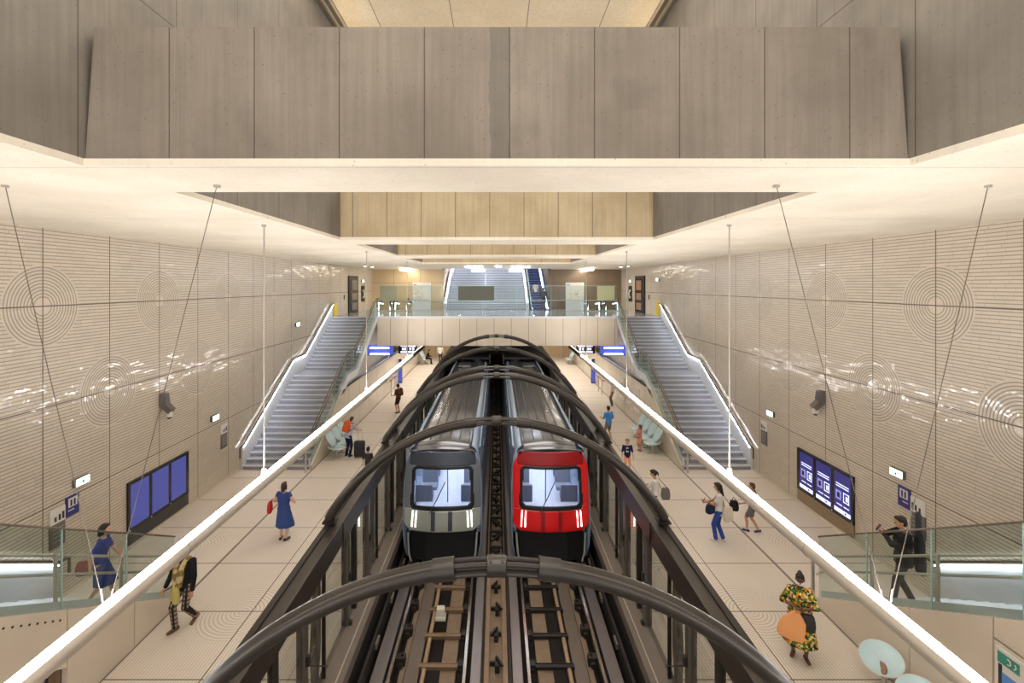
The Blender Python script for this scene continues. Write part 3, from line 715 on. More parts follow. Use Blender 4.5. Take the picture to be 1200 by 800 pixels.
# ================================================================== TRAINS
M['train_roof'] = simple('ribbed grey train roof', (124, 126, 132), .2, .75, .14, 1.2)
M['train_seam'] = simple('dark roof seam', (48, 44, 42), .5, .2)
M['train_side'] = simple('pale blue silver train side', (150, 166, 188), .22, .4, .05, 2)
M['train_glass'] = simple('dark train window glass', (30, 38, 50), .06, 0, .1)
M['train_grey'] = simple('silver green train front paint', (172, 178, 170), .22, .2, .04)
M['train_visor'] = simple('dark slate visor', (78, 84, 94), .25, .3, .05)
M['train_red'] = simple('bright red train front paint', (226, 34, 36), .2, 0, .05)
M['train_slate'] = simple('slate blue train front frame', (120,128,136), .22, .3, .05)
M['train_visor_red'] = simple('deep red visor', (160, 26, 28), .3, 0, .06)
M['train_under'] = simple('black train skirt', (26, 25, 26), .6, 0, .15)
M['train_floor'] = simple('pale train floor', (206, 208, 212), .35, 0, .05)
M['train_seat'] = simple('grey train seats', (150, 154, 164), .5, 0, .1)
M['train_lamp'] = emit('train interior lamp', (240, 243, 255), 24.0)
M['head_lamp'] = emit('train head lamp strip', (255, 252, 240), 5.0)
M['wind_glass'] = glass('train windscreen glass', (206, 214, 226), 1.3, .92)
def train(s, paint, visor, lb):
    xc = s*1.6; Y = 14.0; YT = 33.8
    t = thing('train', lb, 'train', (xc, 22, -1.0))
    hw = 1.15
    def fy(u, z): return Y + .22*(u/hw)**2 + .26*max(0, z - .4)/1.9 + (.16*max(0, .25 - z) if z < .25 else 0)
    sect = [(-1.05, -.62), (-1.13, -.3), (-1.15, .3), (-1.14, 1.5), (-1.07, 2.2), (-.98, 2.52), (-.86, 2.62)]
    full = sect + [(-u, z) for u, z in reversed(sect)]
    # shell: side walls
    for sd in (-1, 1):
        b = MB(); ys = [None, Y + .6] + [Y + .6 + k*(YT - Y - .6)/6 for k in range(1, 7)]
        rows = []
        for yy in ys:
            rows.append([Vector((xc + sd*-u, (fy(u, z) + .02) if yy is None else yy, z)) for u, z in sect])
        vs = [p for r in rows for p in r]; n = len(sect); fs = []
        for i in range(len(rows) - 1):
            for j in range(n - 1): fs.append((i*n + j, i*n + j + 1, (i+1)*n + j + 1, (i+1)*n + j))
        b.add(vs, fs); o = b.build('body_side', M['train_side'], t, 50); so = o.modifiers.new('thick', 'SOLIDIFY'); so.thickness = .05; so.offset = 0
        for k in range(7):
            ya = Y + 1.3 + k*2.05
            MB().box(xc + sd*1.13, ya, .75, xc + sd*1.165, ya + 1.05, 1.75).build('side_window', M['train_glass'], o, None, .02)
            if k < 6: 
                d = MB().box(xc + sd*1.13, ya + 1.15, -.05, xc + sd*1.162, ya + 1.95, 1.98).build('side_door', M['train_side'], o, None, .02)
        MB().box(xc + sd*1.06, Y + 1.2, 2.3, xc + sd*1.10, YT - .3, 2.36).build('roof_gutter', M['train_side'], o)
    # roof
    b = MB(); n = 9; rows = []
    for yy in (None, Y + .9, Y + 1.6, YT):
        row = []
        for j in range(n):
            u = -1.0 + 2.0*j/(n - 1); zz = 2.52 + .13*(1 - (u/1.0)**2)
            if yy is None: zz -= .07
            row.append(Vector((xc + u, fy(u, 2.47) - .01 if yy is None else yy, zz)))
        rows.append(row)
    vs = [p for r in rows for p in r]; fs = []
    for i in range(len(rows) - 1):
        for j in range(n - 1): fs.append((i*n + j, i*n + j + 1, (i+1)*n + j + 1, (i+1)*n + j))
    b.add(vs, fs); rf = b.build('roof', M['train_roof'], t, 50); so = rf.modifiers.new('thick', 'SOLIDIFY'); so.thickness = .05
    b = MB()
    for u in (-.75, -.45, -.15, .15, .45, .75): b.box(xc + u - .012, Y + 1.0, 2.5, xc + u + .012, YT - .05, 2.535 + .13*(1 - u*u))
    b.build('roof_seam', M['train_seam'], rf)
    b = MB(); b.box(xc - s*.55 - .35, YT - 2.6, 2.6, xc - s*.55 + .35, YT - 1.4, 2.72); b.box(xc + s*.3 - .35, YT - 5.6, 2.6, xc + s*.3 + .35, YT - 4.4, 2.7); b.build('roof_unit', M['train_roof'], rf, None, .03)
    # front: fine grid split into paint, black surround and glass
    NU, NV = 64, 72; z0, z1 = .24, 2.47
    mb = {k: MB() for k in ('front_mask', 'visor', 'windscreen', 'screen_surround', 'front_frame', 'front_frame ')}; idx = {k: {} for k in mb}
    def rr(u, z, cx, cz, a, h, r):
        dx = max(abs(u - cx) - (a - r), 0); dz = max(abs(z - cz) - (h - r), 0); return math.hypot(dx, dz) <= r
    def edge(z): # half width of the front at height z
        w = 1.12
        if z > 2.0: w -= .16*(z - 2.0)/.4
        if z < .5: w -= .20*((.5 - z)/.26)**2
        return w
    def pt(i, j):
        z = z0 + (z1 - z0)*j/NV; u = edge(z)*(2*i/NU - 1); return Vector((xc + u, fy(u, z), z)), u, z
    for i in range(NU):
        for j in range(NV):
            q = [pt(i, j), pt(i+1, j), pt(i+1, j+1), pt(i, j+1)]
            u = sum(k[1] for k in q)/4; z = sum(k[2] for k in q)/4
            wd = .93 - .04*(z - .7)
            if rr(u, z, 0, 1.47, wd - .07, .51, .12): k = 'windscreen'
            elif rr(u, z, 0, 1.44, wd + .02, .62, .16): k = 'screen_surround'
            elif z > 2.06 and abs(u) < .98: k = 'visor'
            elif z > .86: k = 'front_frame' if u < 0 else 'front_frame '
            else: k = 'front_mask'
            d = idx[k]; ids = []
            for (a, c), (p, _, _) in zip(((i,j), (i+1,j), (i+1,j+1), (i,j+1)), q):
                if (a, c) not in d: d[(a, c)] = len(mb[k].v); mb[k].v.append(p)
                ids.append(d[(a, c)])
            mb[k].f.append(tuple(ids))
    for k, mt in (('front_mask', paint), ('visor', visor), ('front_frame', paint if s > 0 else M['train_slate']), ('front_frame ', paint if s > 0 else M['train_slate']), ('screen_surround', M['display_frame'])):
        o = mb[k].build(k.strip(), mt, t, 60); so = o.modifiers.new('thick', 'SOLIDIFY'); so.thickness = .04; so.offset = -1
        if k == 'front_mask': fm = o
    mb['windscreen'].build('windscreen', M['wind_glass'], t, 60)
    for uu, du, mt, nm in ((-.88, -.05, 'head_lamp', 'head_lamp'), (-.77, -.05, 'head_lamp', 'head_lamp'), (.77, .05, 'head_lamp', 'head_lamp'), (.88, .05, 'head_lamp', 'head_lamp')):
        b = MB(); b.loft([[(xc + u0 + q, fy(u0 + q, zz) - .015 + dd, zz) for q, dd in ((-.013, 0), (.013, 0), (.013, .03), (-.013, .03))] for zz, u0 in ((.36, uu), (.58, uu*.99), (.80, uu*.97))])
        b.build(nm, M[mt], fm)
    for uu in (-.25, .25):
        b = MB(); b.loft([[(xc + uu + q, fy(uu + q, zz) - .012 + dd, zz) for q, dd in ((-.06, 0), (.06, 0), (.06, .03), (-.06, .03))] for zz in (.28, .55, .82)])
        b.build('front_vent', M['train_visor'] if s < 0 else M['train_visor_red'], fm)
    MB().tube([(xc - .35, fy(.35, .78) - .05, .78), (xc - .15, fy(.2, 1.2) - .05, 1.15), (xc + .1, fy(0, 1.7) - .05, 1.65)], .012, 6).build('wiper', M['black'], t, 40)
    # skirt and underside
    b = MB(); b.loft([[(xc + u, Y + .32 + .2*(u/1.0)**2 + off, zz) for u, off in ((-1.0, 0), (-.5, 0), (.5, 0), (1.0, 0), (1.0, 1.2), (-1.0, 1.2))] for zz in (-.8, .26)]); b.build('front_skirt', M['train_under'], t, None, .03)
    MB().box(xc - 1.0, Y + 1.4, -.75, xc + 1.0, YT, -.25).build('underframe', M['train_under'], t)
    for sd in (-1, 1):
        MB().tube([(xc + sd*.92, Y + .25, -.72), (xc + sd*.98, Y + .2, -.45), (xc + sd*1.02, Y + .3, .1)], .03, 8).build('guide_arm', M['train_grey'], t, 40)
        for yy in (Y + 2.0, YT - 2.0):
            MB().tube([(xc + sd*.78, yy, -.58), (xc + sd*.98, yy, -.58)], .33, 20).build('wheel', M['black'], t, 40)
    # interior
    MB().box(xc - .93, Y + .40, 2.36, xc + .93, Y + .75, 2.45).build('cabin_light_seal', M['train_under'], t)  # added dark box, keeps cabin light from leaking above the visor
    MB().box(xc - 1.08, Y + .75, -.1, xc + 1.08, YT - .05, 0).build('cabin_floor', M['train_floor'], t)
    MB().box(xc - 1.0, YT - .06, 0, xc + 1.0, YT, 2.5).build('end_wall', M['train_side'], t)
    MB().box(xc - .9, Y + .58, .1, xc + .9, Y + .95, .72).build('front_desk', M['train_floor'], t, None, .05)
    for sd in (-1, 1):
        MB().box(xc + sd*.55 - .06, Y + .9, 2.4, xc + sd*.55 + .06, YT - .5, 2.44).build('cabin_lamp', M['train_lamp'], t)
        for yy in (Y + 1.1, Y + 2.6, Y + 4.6):
            b = MB(); b.box(xc + sd*.45, yy, .35, xc + sd*1.0, yy + .45, .48); b.box(xc + sd*.45, yy + .4, .45, xc + sd*1.0, yy + .5, 1.0); b.box(xc + sd*.6, yy + .1, 0, xc + sd*.9, yy + .35, .36)
            b.build('cabin_seat', M['train_seat'], t, None, .03)
    MB().tube([(xc, Y + 1.8, 0), (xc, Y + 1.8, 2.48)], .02, 8).build('grab_pole', M['steel'], t, 40)
train(-1, M['train_grey'], M['train_visor'], 'silver grey driverless train with two pairs of lit headlamp strips')
train(1, M['train_red'], M['train_visor_red'], 'driverless train with a bright red front and lit headlamp strips')

# ================================================================== WALL FIXTURES
def wallbox(mb, s, y0, y1, z0, z1, d0, d1): return mb.box(s*(W - d0), y0, z0, s*(W - d1), y1, z1)
def display(s, y0, y1):
    t = thing('display_wall', ('triple display wall of three plain blue glowing screens set into the tiles' if s < 0 else 'triple display wall whose dark blue screens show white lines and squares'), 'display', (s*W, (y0 + y1)/2, .14))
    wallbox(MB(), s, y0, y1, .50, 1.88, .06, .002).build('display_frame', M['display_frame'], t)
    wallbox(MB(), s, y0, y1, .14, .50, .05, .002).build('base_panel', M['display_base' if s < 0 else 'display_base_tan'], t)
    w = (y1 - y0 - .1)/3
    for k in range(3):
        a = y0 + .08 + k*w; c = a + w - .14
        sr = wallbox(MB(), s, a, c, .60, 1.80, .066, .06).build('screen', M['screen_blue' if s < 0 else 'screen_violet'], t)
        MB().box(s*(W - .075), a - .05, .52, s*(W - .06), a - .02, .56).build('lock', M['steel'], t)
        if s < 0: continue
        b = MB(); D0, D1 = .070, .066
        for zz, u0, u1 in ((1.47, .12, .88), (1.40, .12, .88), (.86, .1, .42), (.86, .5, .84)):
            wallbox(b, s, a + (c - a)*u0, a + (c - a)*u1, zz - .016, zz + .016, D0, D1)
        wallbox(b, s, a + .01, c - .01, .62, .74, D0, D1)
        for uc, hw in ((.34, .12),):
            pass
        m = (c - a)
        for u0, u1, z0, z1 in ((.10, .44, 1.28, 1.25), (.10, .44, 1.02, .99), ):
            wallbox(b, s, a + m*u0, a + m*u1, z1, z0, D0, D1)
        wallbox(b, s, a + m*.10, a + m*.14, .99, 1.28, D0, D1); wallbox(b, s, a + m*.40, a + m*.44, .99, 1.28, D0, D1)
        wallbox(b, s, a + m*.17, a + m*.30, 1.06, 1.2, D0, D1)
        b.build('screen_print', M['screen_white'], sr)
        b = MB(); 
        for u0, u1, z0, z1 in ((.56, .90, 1.00, 1.27),): wallbox(b, s, a + m*u0, a + m*u1, z0, z1, D0, D1)
        q = b.build('screen_square', M['screen_mid'], sr)
        b = MB(); wallbox(b, s, a + m*.65, a + m*.81, 1.06, 1.21, .074, .070); b.disc((s*(W - .072), a + m*.3, .68), (1,0,0), .03, .004, 10); b.build('screen_mark', M['display_frame'], sr)
display(-1, 13.46, 16.1); display(1, 13.9, 16.5)
def exit_sign(s, y, z, L, lb):
    t = thing('exit_sign', lb, 'exit sign', (s*W, y, z))
    wallbox(MB(), s, y - L/2, y + L/2, z - .1, z + .1, .09, .002).build('sign_housing', M['sign_grey'], t, None, .01)
    f = wallbox(MB(), s, y - L/2 + .02, y + L/2 - .02, z - .085, z + .085, .096, .09).build('sign_face', M['exit'], t)
    b = MB(); wallbox(b, s, y - .03, y + .04, z - .05, z + .02, .099, .096); b.disc((s*(W - .0975), y + .01, z + .045), (1,0,0), .02, .003, 10); wallbox(b, s, y + .07, y + .13, z - .02, z + .0, .099, .096)
    b.build('sign_pictogram', M['map_green'], f)
exit_sign(-1, 11.94, 2.58, .42, 'small lit exit sign above the woman walking behind the stair glass')
exit_sign(1, 12.37, 2.60, .42, 'small lit exit sign on the tiles above the man with the long black bag')
exit_sign(-1, 17.6, 2.58, .42, 'lit exit sign at the far stair foot, beyond the plain blue screens')
exit_sign(1, 18.1, 2.60, .42, 'lit exit sign at the far stair foot, beyond the lettered screens')
exit_sign(-1, 24.9, 5.38, .42, 'small lit exit sign high on the wall above the middle of the far staircase')
exit_sign(-1, 37.0, 7.7, .5, 'lit exit sign beside the dark lift doorway on the mezzanine'); exit_sign(1, 37.0, 7.7, .5, 'lit exit sign just beyond the advert-filled lift doorway')
exit_sign(1, 30.8, 7.75, .4, 'lit exit sign above the yellow panel at the stair head')
def notice(s, y, z0, z1, w, lb):
    t = thing('wall_sign', lb, 'sign', (s*W, y, z0)); zm = z0 + (z1 - z0)*.62
    wallbox(MB(), s, y - w/2, y + w/2, zm, z1, .035, .002).build('notice_head', M['sign_white'], t)
    wallbox(MB(), s, y - w/2, y + w/2, z0, zm, .03, .002).build('notice_body', M['sign_grey'], t)
    b = MB()
    for k in range(4): wallbox(b, s, y - w*.32, y + w*.38, z0 + (zm - z0)*(.22 + .18*k), z0 + (zm - z0)*(.27 + .18*k), .033, .030)
    b.build('notice_lines', M['sign_text'], t)
    b = MB()
    for k, yy in enumerate((-.22, .05, .28)): wallbox(b, s, y + yy*w, y + (yy + .14)*w, zm + .05, zm + (.16 + .03*k), .038, .035)
    b.build('notice_pictogram', M['sign_black'], t)
def blue_sign(s, y, z0, z1, w, lb):
    t = thing('platform_sign', lb, 'sign', (s*W, y, z0))
    wallbox(MB(), s, y - w/2, y + w/2, z0, z1, .035, .002).build('sign_plate', M['sign_blue'], t)
    b = MB(); wallbox(b, s, y - w*.34, y + w*.34, z0 + (z1 - z0)*.45, z1 - .05, .038, .035); wallbox(b, s, y - w*.36, y + w*.1, z0 + .13, z0 + .155, .038, .035)
    b.build('sign_symbol', M['sign_white'], t)
    b = MB()
    for q in (-.2, .06): wallbox(b, s, y + q*w, y + (q + .14)*w, z0 + (z1 - z0)*.5, z1 - .09, .041, .038)
    b.build('sign_figures', M['sign_blue'], t)
notice(-1, 11.32, 1.28, 2.18, .4, 'white and grey notice beside the blue sign, near the plain blue screens')
blue_sign(-1, 11.72, 1.84, 2.32, .36, 'small navy sign with a white square, on the wall with the plain blue screens')
notice(1, 11.8, 1.25, 2.18, .4, 'white and grey notice on the tiles behind the man with the long black bag')
blue_sign(1, 12.2, 1.80, 2.30, .36, 'small navy sign with a white square, above the man with the long black bag')
notice(-1, 18.25, 1.28, 2.15, .4, 'slim notice at the foot of the far stairs, beyond the plain blue screens')
notice(1, 18.6, 1.28, 2.15, .4, 'slim notice at the foot of the far stairs, beyond the lettered screens')
def speaker(s, y, z, lb):
    t = thing('wall_speaker', lb, 'speaker', (s*W, y, z))
    MB().prism('y', [(s*(W - .002), z + .36), (s*(W - .16), z + .36), (s*(W - .2), z + .05), (s*(W - .38), z - .12), (s*(W - .28), z - .26), (s*(W - .002), z - .02)], y - .12, y + .12).build('speaker_body', M['sign_grey'], t, None, .015)
    MB().prism('y', [(s*(W - .165), z + .33), (s*(W - .175), z + .33), (s*(W - .212), z + .06), (s*(W - .2), z + .06)], y - .1, y + .1).build('speaker_grille', M['display_base'], t)
    d = MB(); d.tube([(s*(W - .25), y, z - .20), (s*(W - .25), y, z - .36)], .09, 16); d.build('camera_base', M['sign_white'], t, 40)
    MB().ell((s*(W - .25), y, z - .36), .07, .07, .07).build('camera_dome', M['black'], t, 60)
speaker(-1, 14.86, 3.72, 'grey wall speaker with a white dome camera, above the plain blue screens'); speaker(1, 15.25, 3.72, 'grey wall speaker with a white dome camera, above the lettered screens')

# poster map on the near staircase, lower right
t = thing('map_sign', 'white line map with a green header on the side of the near staircase', 'map', (7.4, 6.6, .9))
MB().box(7.375, 5.7, .7, 7.398, 7.16, 2.09).build('map_sheet', M['map_paper'], t)
MB().box(7.370, 6.82, 1.88, 7.375, 7.12, 2.04).build('map_header', M['map_green'], t)
MB().box(7.370, 6.82, 1.50, 7.375, 7.06, 1.76).build('map_block', M['map_blue'], t)
MB().box(7.370, 7.06, 1.52, 7.375, 7.11, 1.86).build('map_bar', M['sign_black'], t)
b = MB(); b.tube([(7.369, 6.97 + .035*math.cos(a*PI/5), 1.965 + .04*math.sin(a*PI/5)) for a in range(2, 9)], .008, 6); b.tube([(7.369, 6.88, 2.0), (7.369, 6.86, 1.96), (7.369, 6.89, 1.92)], .008, 6); b.build('map_symbol', M['sign_white'], t)
b = MB()
for k in range(7): b.box(7.370, 6.2, 1.86 - k*.05, 7.374, 6.2 + .2 + .2*random.random(), 1.875 - k*.05)
for k in range(5):
    b.tube([(7.372, 6.9 - .13*q, 1.3 - .08*k + .12*math.sin(q*1.3 + k)) for q in range(9)], .006, 5)
b.build('map_lines', M['map_line'], t)
# white posters on the low wall beyond, right-hand platform
for k, (y, lb) in enumerate(((28.6, 'white poster on the low wall nearest the man in grey'), (27.2, 'white poster on the low wall, the middle one of three'), (25.6, 'white poster on the low wall, the one closest to the aqua seats'))):
    t = thing('wall_poster', lb, 'poster', (7.4, y, .8))
    MB().box(7.395, y - .5, .7, 7.418, y + .5, 2.0).build('poster_sheet', M['map_paper'], t)
    b = MB(); b.tube([(7.393, y + .1*math.cos(a), 1.5 + .12*math.sin(a)) for a in (0, 1.2, 2.4, 3.6)], .012, 5); b.box(7.392, y - .3, .95, 7.395, y + .3, 1.0); b.build('poster_print', M['sign_text'], t)
# under the mezzanine: hanging signs, blue light boxes, totems, leaning rails
for s in (-1, 1):
    nm = 'left platform' if s < 0 else 'right platform'
    t = thing('hanging_sign', 'dark hanging sign with white panels over the far end of the %s' % nm, 'sign', (s*5.95, 32.5, 2.9))
    xa, xb = s*5.35, s*6.6
    MB().box(xa, 32.5, 2.80, xb, 32.62, 3.42).build('sign_box', M['display_frame'], t)
    b = MB(); sg_ = 1 if xb > xa else -1
    for u in (0, 1):
        for z0, z1 in ((3.27, 3.36), (2.86, 2.96)): b.box(xa + sg_*(.1 + u*.55), 32.485, z0, xa + sg_*(.6 + u*.5), 32.5, z1)
        b.box(xa + sg_*(.2 + u*.55), 32.485, 3.03, xa + sg_*(.32 + u*.55), 32.5, 3.2); b.box(xa + sg_*(.42 + u*.5), 32.485, 3.03, xa + sg_*(.5 + u*.5), 32.5, 3.2)
    b.build('sign_panels', M['screen_white'], t)
    MB().box(xa + sg_*.2, 32.54, 3.42, xa + sg_*.26, 32.58, 3.64).build('sign_hanger', M['post_dark'], t); MB().box(xb - sg_*.26, 32.54, 3.42, xb - sg_*.2, 32.58, 3.64).build('sign_hanger', M['post_dark'], t)
    t = thing('light_box', 'blue light box with two bright tubes under the mezzanine behind the %s' % nm, 'light box', (s*8.8, 36, 2.6))
    MB().box(s*7.7, 36, 2.15, s*9.6, 36.1, 2.95).build('box_panel', M['blue_totem'], t)
    for zz in (2.28, 2.74): MB().tube([(s*8.0, 35.95, zz), (s*9.4, 35.95, zz)], .035, 8).build('lamp_tube', M['lamp_cool'], t, 40)
    MB().box(s*8.0, 36.02, 2.95, s*8.1, 36.08, 3.64).build('box_hanger', M['steel'], t)
    t = thing('help_totem', 'slim blue totem against the low wall of the %s' % nm, 'totem', (s*7.3, 36.6, 0))
    MB().box(s*7.15, 36.5, 0, s*7.41, 36.75, 1.25).build('totem_body', M['sign_blue'], t, None, .01); MB().box(s*7.17, 36.49, .1, s*7.39, 36.5, 1.2).build('totem_panel', M['blue_totem'], t)
    MB().box(s*7.15, 36.5, 1.25, s*7.41, 36.75, 1.9).build('totem_head', M['sign_white'], t, None, .01); MB().box(s*7.18, 36.49, 1.55, s*7.38, 36.5, 1.85).build('totem_screen', M['sign_blue'], t)
    t = thing('leaning_rail', 'steel leaning rail of two loops on the low wall of the %s' % nm, 'rail', (s*7.3, 33, 0))
    for q in (0, 1):
        y = 32.2 + q*1.1
        MB().tube([(s*7.41, y, .9), (s*7.15, y, .98), (s*7.05, y + .1, .98), (s*7.05, y + .8, .98), (s*7.15, y + .9, .98), (s*7.41, y + .9, .9)], .03, 8).build('rail_loop', M['steel'], t, 40)
        MB().tube([(s*7.1, y + .45, .98), (s*7.1, y + .45, 0)], .03, 8).build('rail_post', M['steel'], t, 40)
        MB().box(s*7.06, y + .15, 1.0, s*7.2, y + .75, 1.04).build('rail_pad', M['seat_wood'], t)

# ================================================================== AQUA SEATS
def seat(name, lb, x, y, s, grp, z=.52, r=.41, tilt=.28):
    """round dished shell on a steel leg; s = which wall it backs on to"""
    t = thing(name, lb, 'seat', (x, y, 0), grp)
    Mx = Matrix.Rotation(-s*tilt, 3, 'Y') @ Matrix.Rotation(.3, 3, 'X')
    c = Vector((x, y, z)); b = MB(); prof = [(0, -.055), (.5*r, -.045), (.85*r, -.01), (.97*r, .022), (r, .03), (.97*r, .04), (.84*r, .012), (.5*r, -.022), (0, -.03)]
    n = 36; rings_ = [[c + Mx @ Vector((max(a, .002)*math.cos(2*PI*j/n), max(a, .002)*math.sin(2*PI*j/n), h)) for j in range(n)] for a, h in prof]
    b.loft(rings_); sh = b.build('seat_shell', M['cyan_seat'], t, 50)
    # slot with wooden inlay, curved
    b = MB(); pts = [c + Mx @ Vector((-s*(.03 + .05*k*k*.12), -.02 - .045*k, -.024 + .0035*k*k*.25)) for k in range(6)]
    b.tube(pts, [.02, .045, .05, .05, .046, .025], 10); b.build('slot_inlay', M['seat_wood'], sh, 50)
    b = MB(); pts = [c + Mx @ Vector((-s*(.02 - .006*k), .01 + .055*k, -.024 + .0012*k*k)) for k in range(7)]
    b.tube(pts, .006, 6); b.build('shell_seam', M['sign_white'], sh, 50)
    MB().tube([c + Mx @ Vector((r*1.0*math.cos(2*PI*j/n), r*1.0*math.sin(2*PI*j/n), .032)) for j in range(n)], .009, 6, closed=True).build('shell_rim', M['sign_white'], sh, 50)
    b = MB(); b.tube([c + Mx @ Vector((0, 0, -.05)), (x + s*.05, y, z - .2), (x + s*.05, y, .03)], .04, 10); b.disc((x + s*.05, y, .015), (0,0,1), .16, .03, 18); b.build('seat_leg', M['steel'], t, 40)
    return t
base = seat('lounge_seat', 'whole round aqua seat below the near stairs and the orange-bag woman', 7.03, 8.84, 1, 'aqua seats by the near stairs', .57, .33, .28)
copy_tree(base, (7.03, 8.02, 0), 'round aqua seat nearest the map poster, partly out of frame')
def perch(lb, x, y, s, grp, src=[None]):
    if src[0] is None or src[0][1] != s:
        t = thing('bench_seat', lb, 'seat', (x, y, 0), grp)
        r = .36; n = 28
        for nm, c, tl in (('seat_shell', Vector((x, y, .46)), .12), ('back_shell', Vector((x + s*.26, y, .86)), 1.05)):
            Mx = Matrix.Rotation(-s*tl, 3, 'Y'); b = MB()
            prof = [(0, -.05), (.55*r, -.04), (.9*r, -.005), (r, .02), (.95*r, .03), (.55*r, -.015), (0, -.022)]
            b.loft([[c + Mx @ Vector((max(a, .002)*math.cos(2*PI*j/n), max(a, .002)*math.sin(2*PI*j/n), h)) for j in range(n)] for a, h in prof])
            o = b.build(nm, M['cyan_seat'], t, 50)
            MB().tube([c + Mx @ Vector((r*math.cos(2*PI*j/n), r*math.sin(2*PI*j/n), .022)) for j in range(n)], .009, 6, closed=True).build('shell_rim', M['sign_white'], o, 50)
        MB().tube([(x + s*.3, y, .8), (x + s*.2, y, .42), (x, y, .4), (x, y, .03)], .03, 8).build('seat_frame', M['steel'], t, 40)
        MB().box(x - .2, y - .05, 0, x + .2, y + .05, .03).build('seat_foot', M['steel'], t)
        src[0] = (t, s); return t
    return copy_tree(src[0][0], (x, y, 0), lb)
G1 = 'aqua bench seats behind the girl in pink'
for k, y in enumerate((21.3, 22.05, 22.8, 23.55)): perch('aqua bench seat behind the girl in pink, %s in its row' % ['nearest to the viewer', 'second nearest', 'third nearest', 'farthest'][k], 6.85, y, 1, G1)
for k, y in enumerate((45.2, 46.0)): perch('aqua bench seat at the far end beyond the man in grey, the %s one' % ('nearer', 'farther')[k], 6.85, y, 1, 'far aqua seats')
for k, y in enumerate((20.7, 21.45, 22.2)): perch('aqua bench seat by the orange backpack, %s in its row' % ['nearest to the viewer', 'the middle one', 'farthest'][k], -6.85, y, -1, 'aqua bench seats by the suitcase')
for k, y in enumerate((45.2, 46.0)): perch('aqua bench seat beneath the far seated person, the %s one' % ('nearer', 'farther')[k], -6.75, y, -1, 'far aqua seats opposite')
# ================================================================== PEOPLE
SK = {k: simple('skin ' + k, c, .5, 0, .04, 20) for k, c in {'fair': (222,176,150), 'tan': (196,146,114), 'brown': (108,70,50), 'dark': (70,46,36)}.items()}
def cloth(name, c, var=.1, sc_=14): return simple(name, c, .8, 0, var, sc_, .2)
CL = {k: cloth(k + ' cloth', c) for k, c in {'blue': (58,80,140), 'royal': (44,66,150), 'navy': (34,40,72), 'white': (226,222,216), 'cream': (216,206,188), 'black': (30,30,33), 'denim': (52,78,156), 'grey': (112,108,106), 'sky': (76,146,222), 'pink': (226,128,122), 'peach': (232,166,130), 'brown': (96,62,42), 'dkbrown': (58,42,34), 'orange': (222,96,40), 'red': (204,54,56), 'shorts': (128,116,112), 'lilac': (196,190,206), 'char': (58,58,62), 'dull': (150,86,82)}.items()}
HR = {k: simple('hair ' + k, c, .55, 0, .25, 40) for k, c in {'black': (28,22,20), 'brown': (74,50,36), 'light': (132,94,58), 'grey': (96,84,76)}.items()}
M['shoe_dark'] = simple('dark shoe leather', (44,36,32), .5); M['shoe_white'] = simple('white shoe leather', (220,216,210), .5); M['shoe_brown'] = simple('brown sandal leather', (104,64,42), .5); M['shoe_navy'] = simple('navy trainers', (50,56,86), .6)
M['eye'] = simple('dark eyes', (22,18,18), .2); M['lips'] = simple('lips', (150,84,76), .5); M['mask'] = simple('white face mask', (226,232,236), .7)
# printed cloths
t = NT('orange green black wax print', .75, 0, .2); v, *_ = t.obj()
vo = t.n('TexVoronoi', {'Vector': v, 'Scale': 26.0}); hs = t.n('SeparateColor', {0: vo.outputs['Color']})
c = t.mix(t.ma('GREATER_THAN', hs.outputs[0], .5), lin((214,148,40)), lin((36,34,28))); c = t.mix(t.ma('GREATER_THAN', hs.outputs[1], .68), c, lin((70,124,58)))
c = t.mix(t.ma('GREATER_THAN', hs.outputs[2], .8), c, lin((232,208,150))); c = t.mix(t.ma('LESS_THAN', vo.outputs['Distance'], .16), c, lin((226,176,60))); t.base(c); CL['wax'] = t.m
t = NT('black and beige plaid', .75, 0, .2); v, x, y, z = t.obj()
a = t.ma('LESS_THAN', t.ma('FRACT', t.ma('MULTIPLY', x, 16.0)), .5); d = t.ma('LESS_THAN', t.ma('FRACT', t.ma('MULTIPLY', z, 11.0)), .35)
c = t.mix(t.ma('MULTIPLY', a, .8), lin((38,34,33)), lin((168,148,130))); c = t.mix(t.ma('MULTIPLY', d, .85), c, lin((44,38,36))); t.base(c); CL['plaid'] = t.m
t = NT('olive and cream scarf print', .8, 0, .2); v, *_ = t.obj(); n = t.noise(v, 7.0, 2); n2 = t.noise(v, 5.0, 1)
c = t.mix(t.ramp(n, .4, .55), lin((132,112,68)), lin((206,186,140))); c = t.mix(t.ramp(n2, .58, .64), c, lin((206,176,70))); t.base(c); CL['scarf'] = t.m

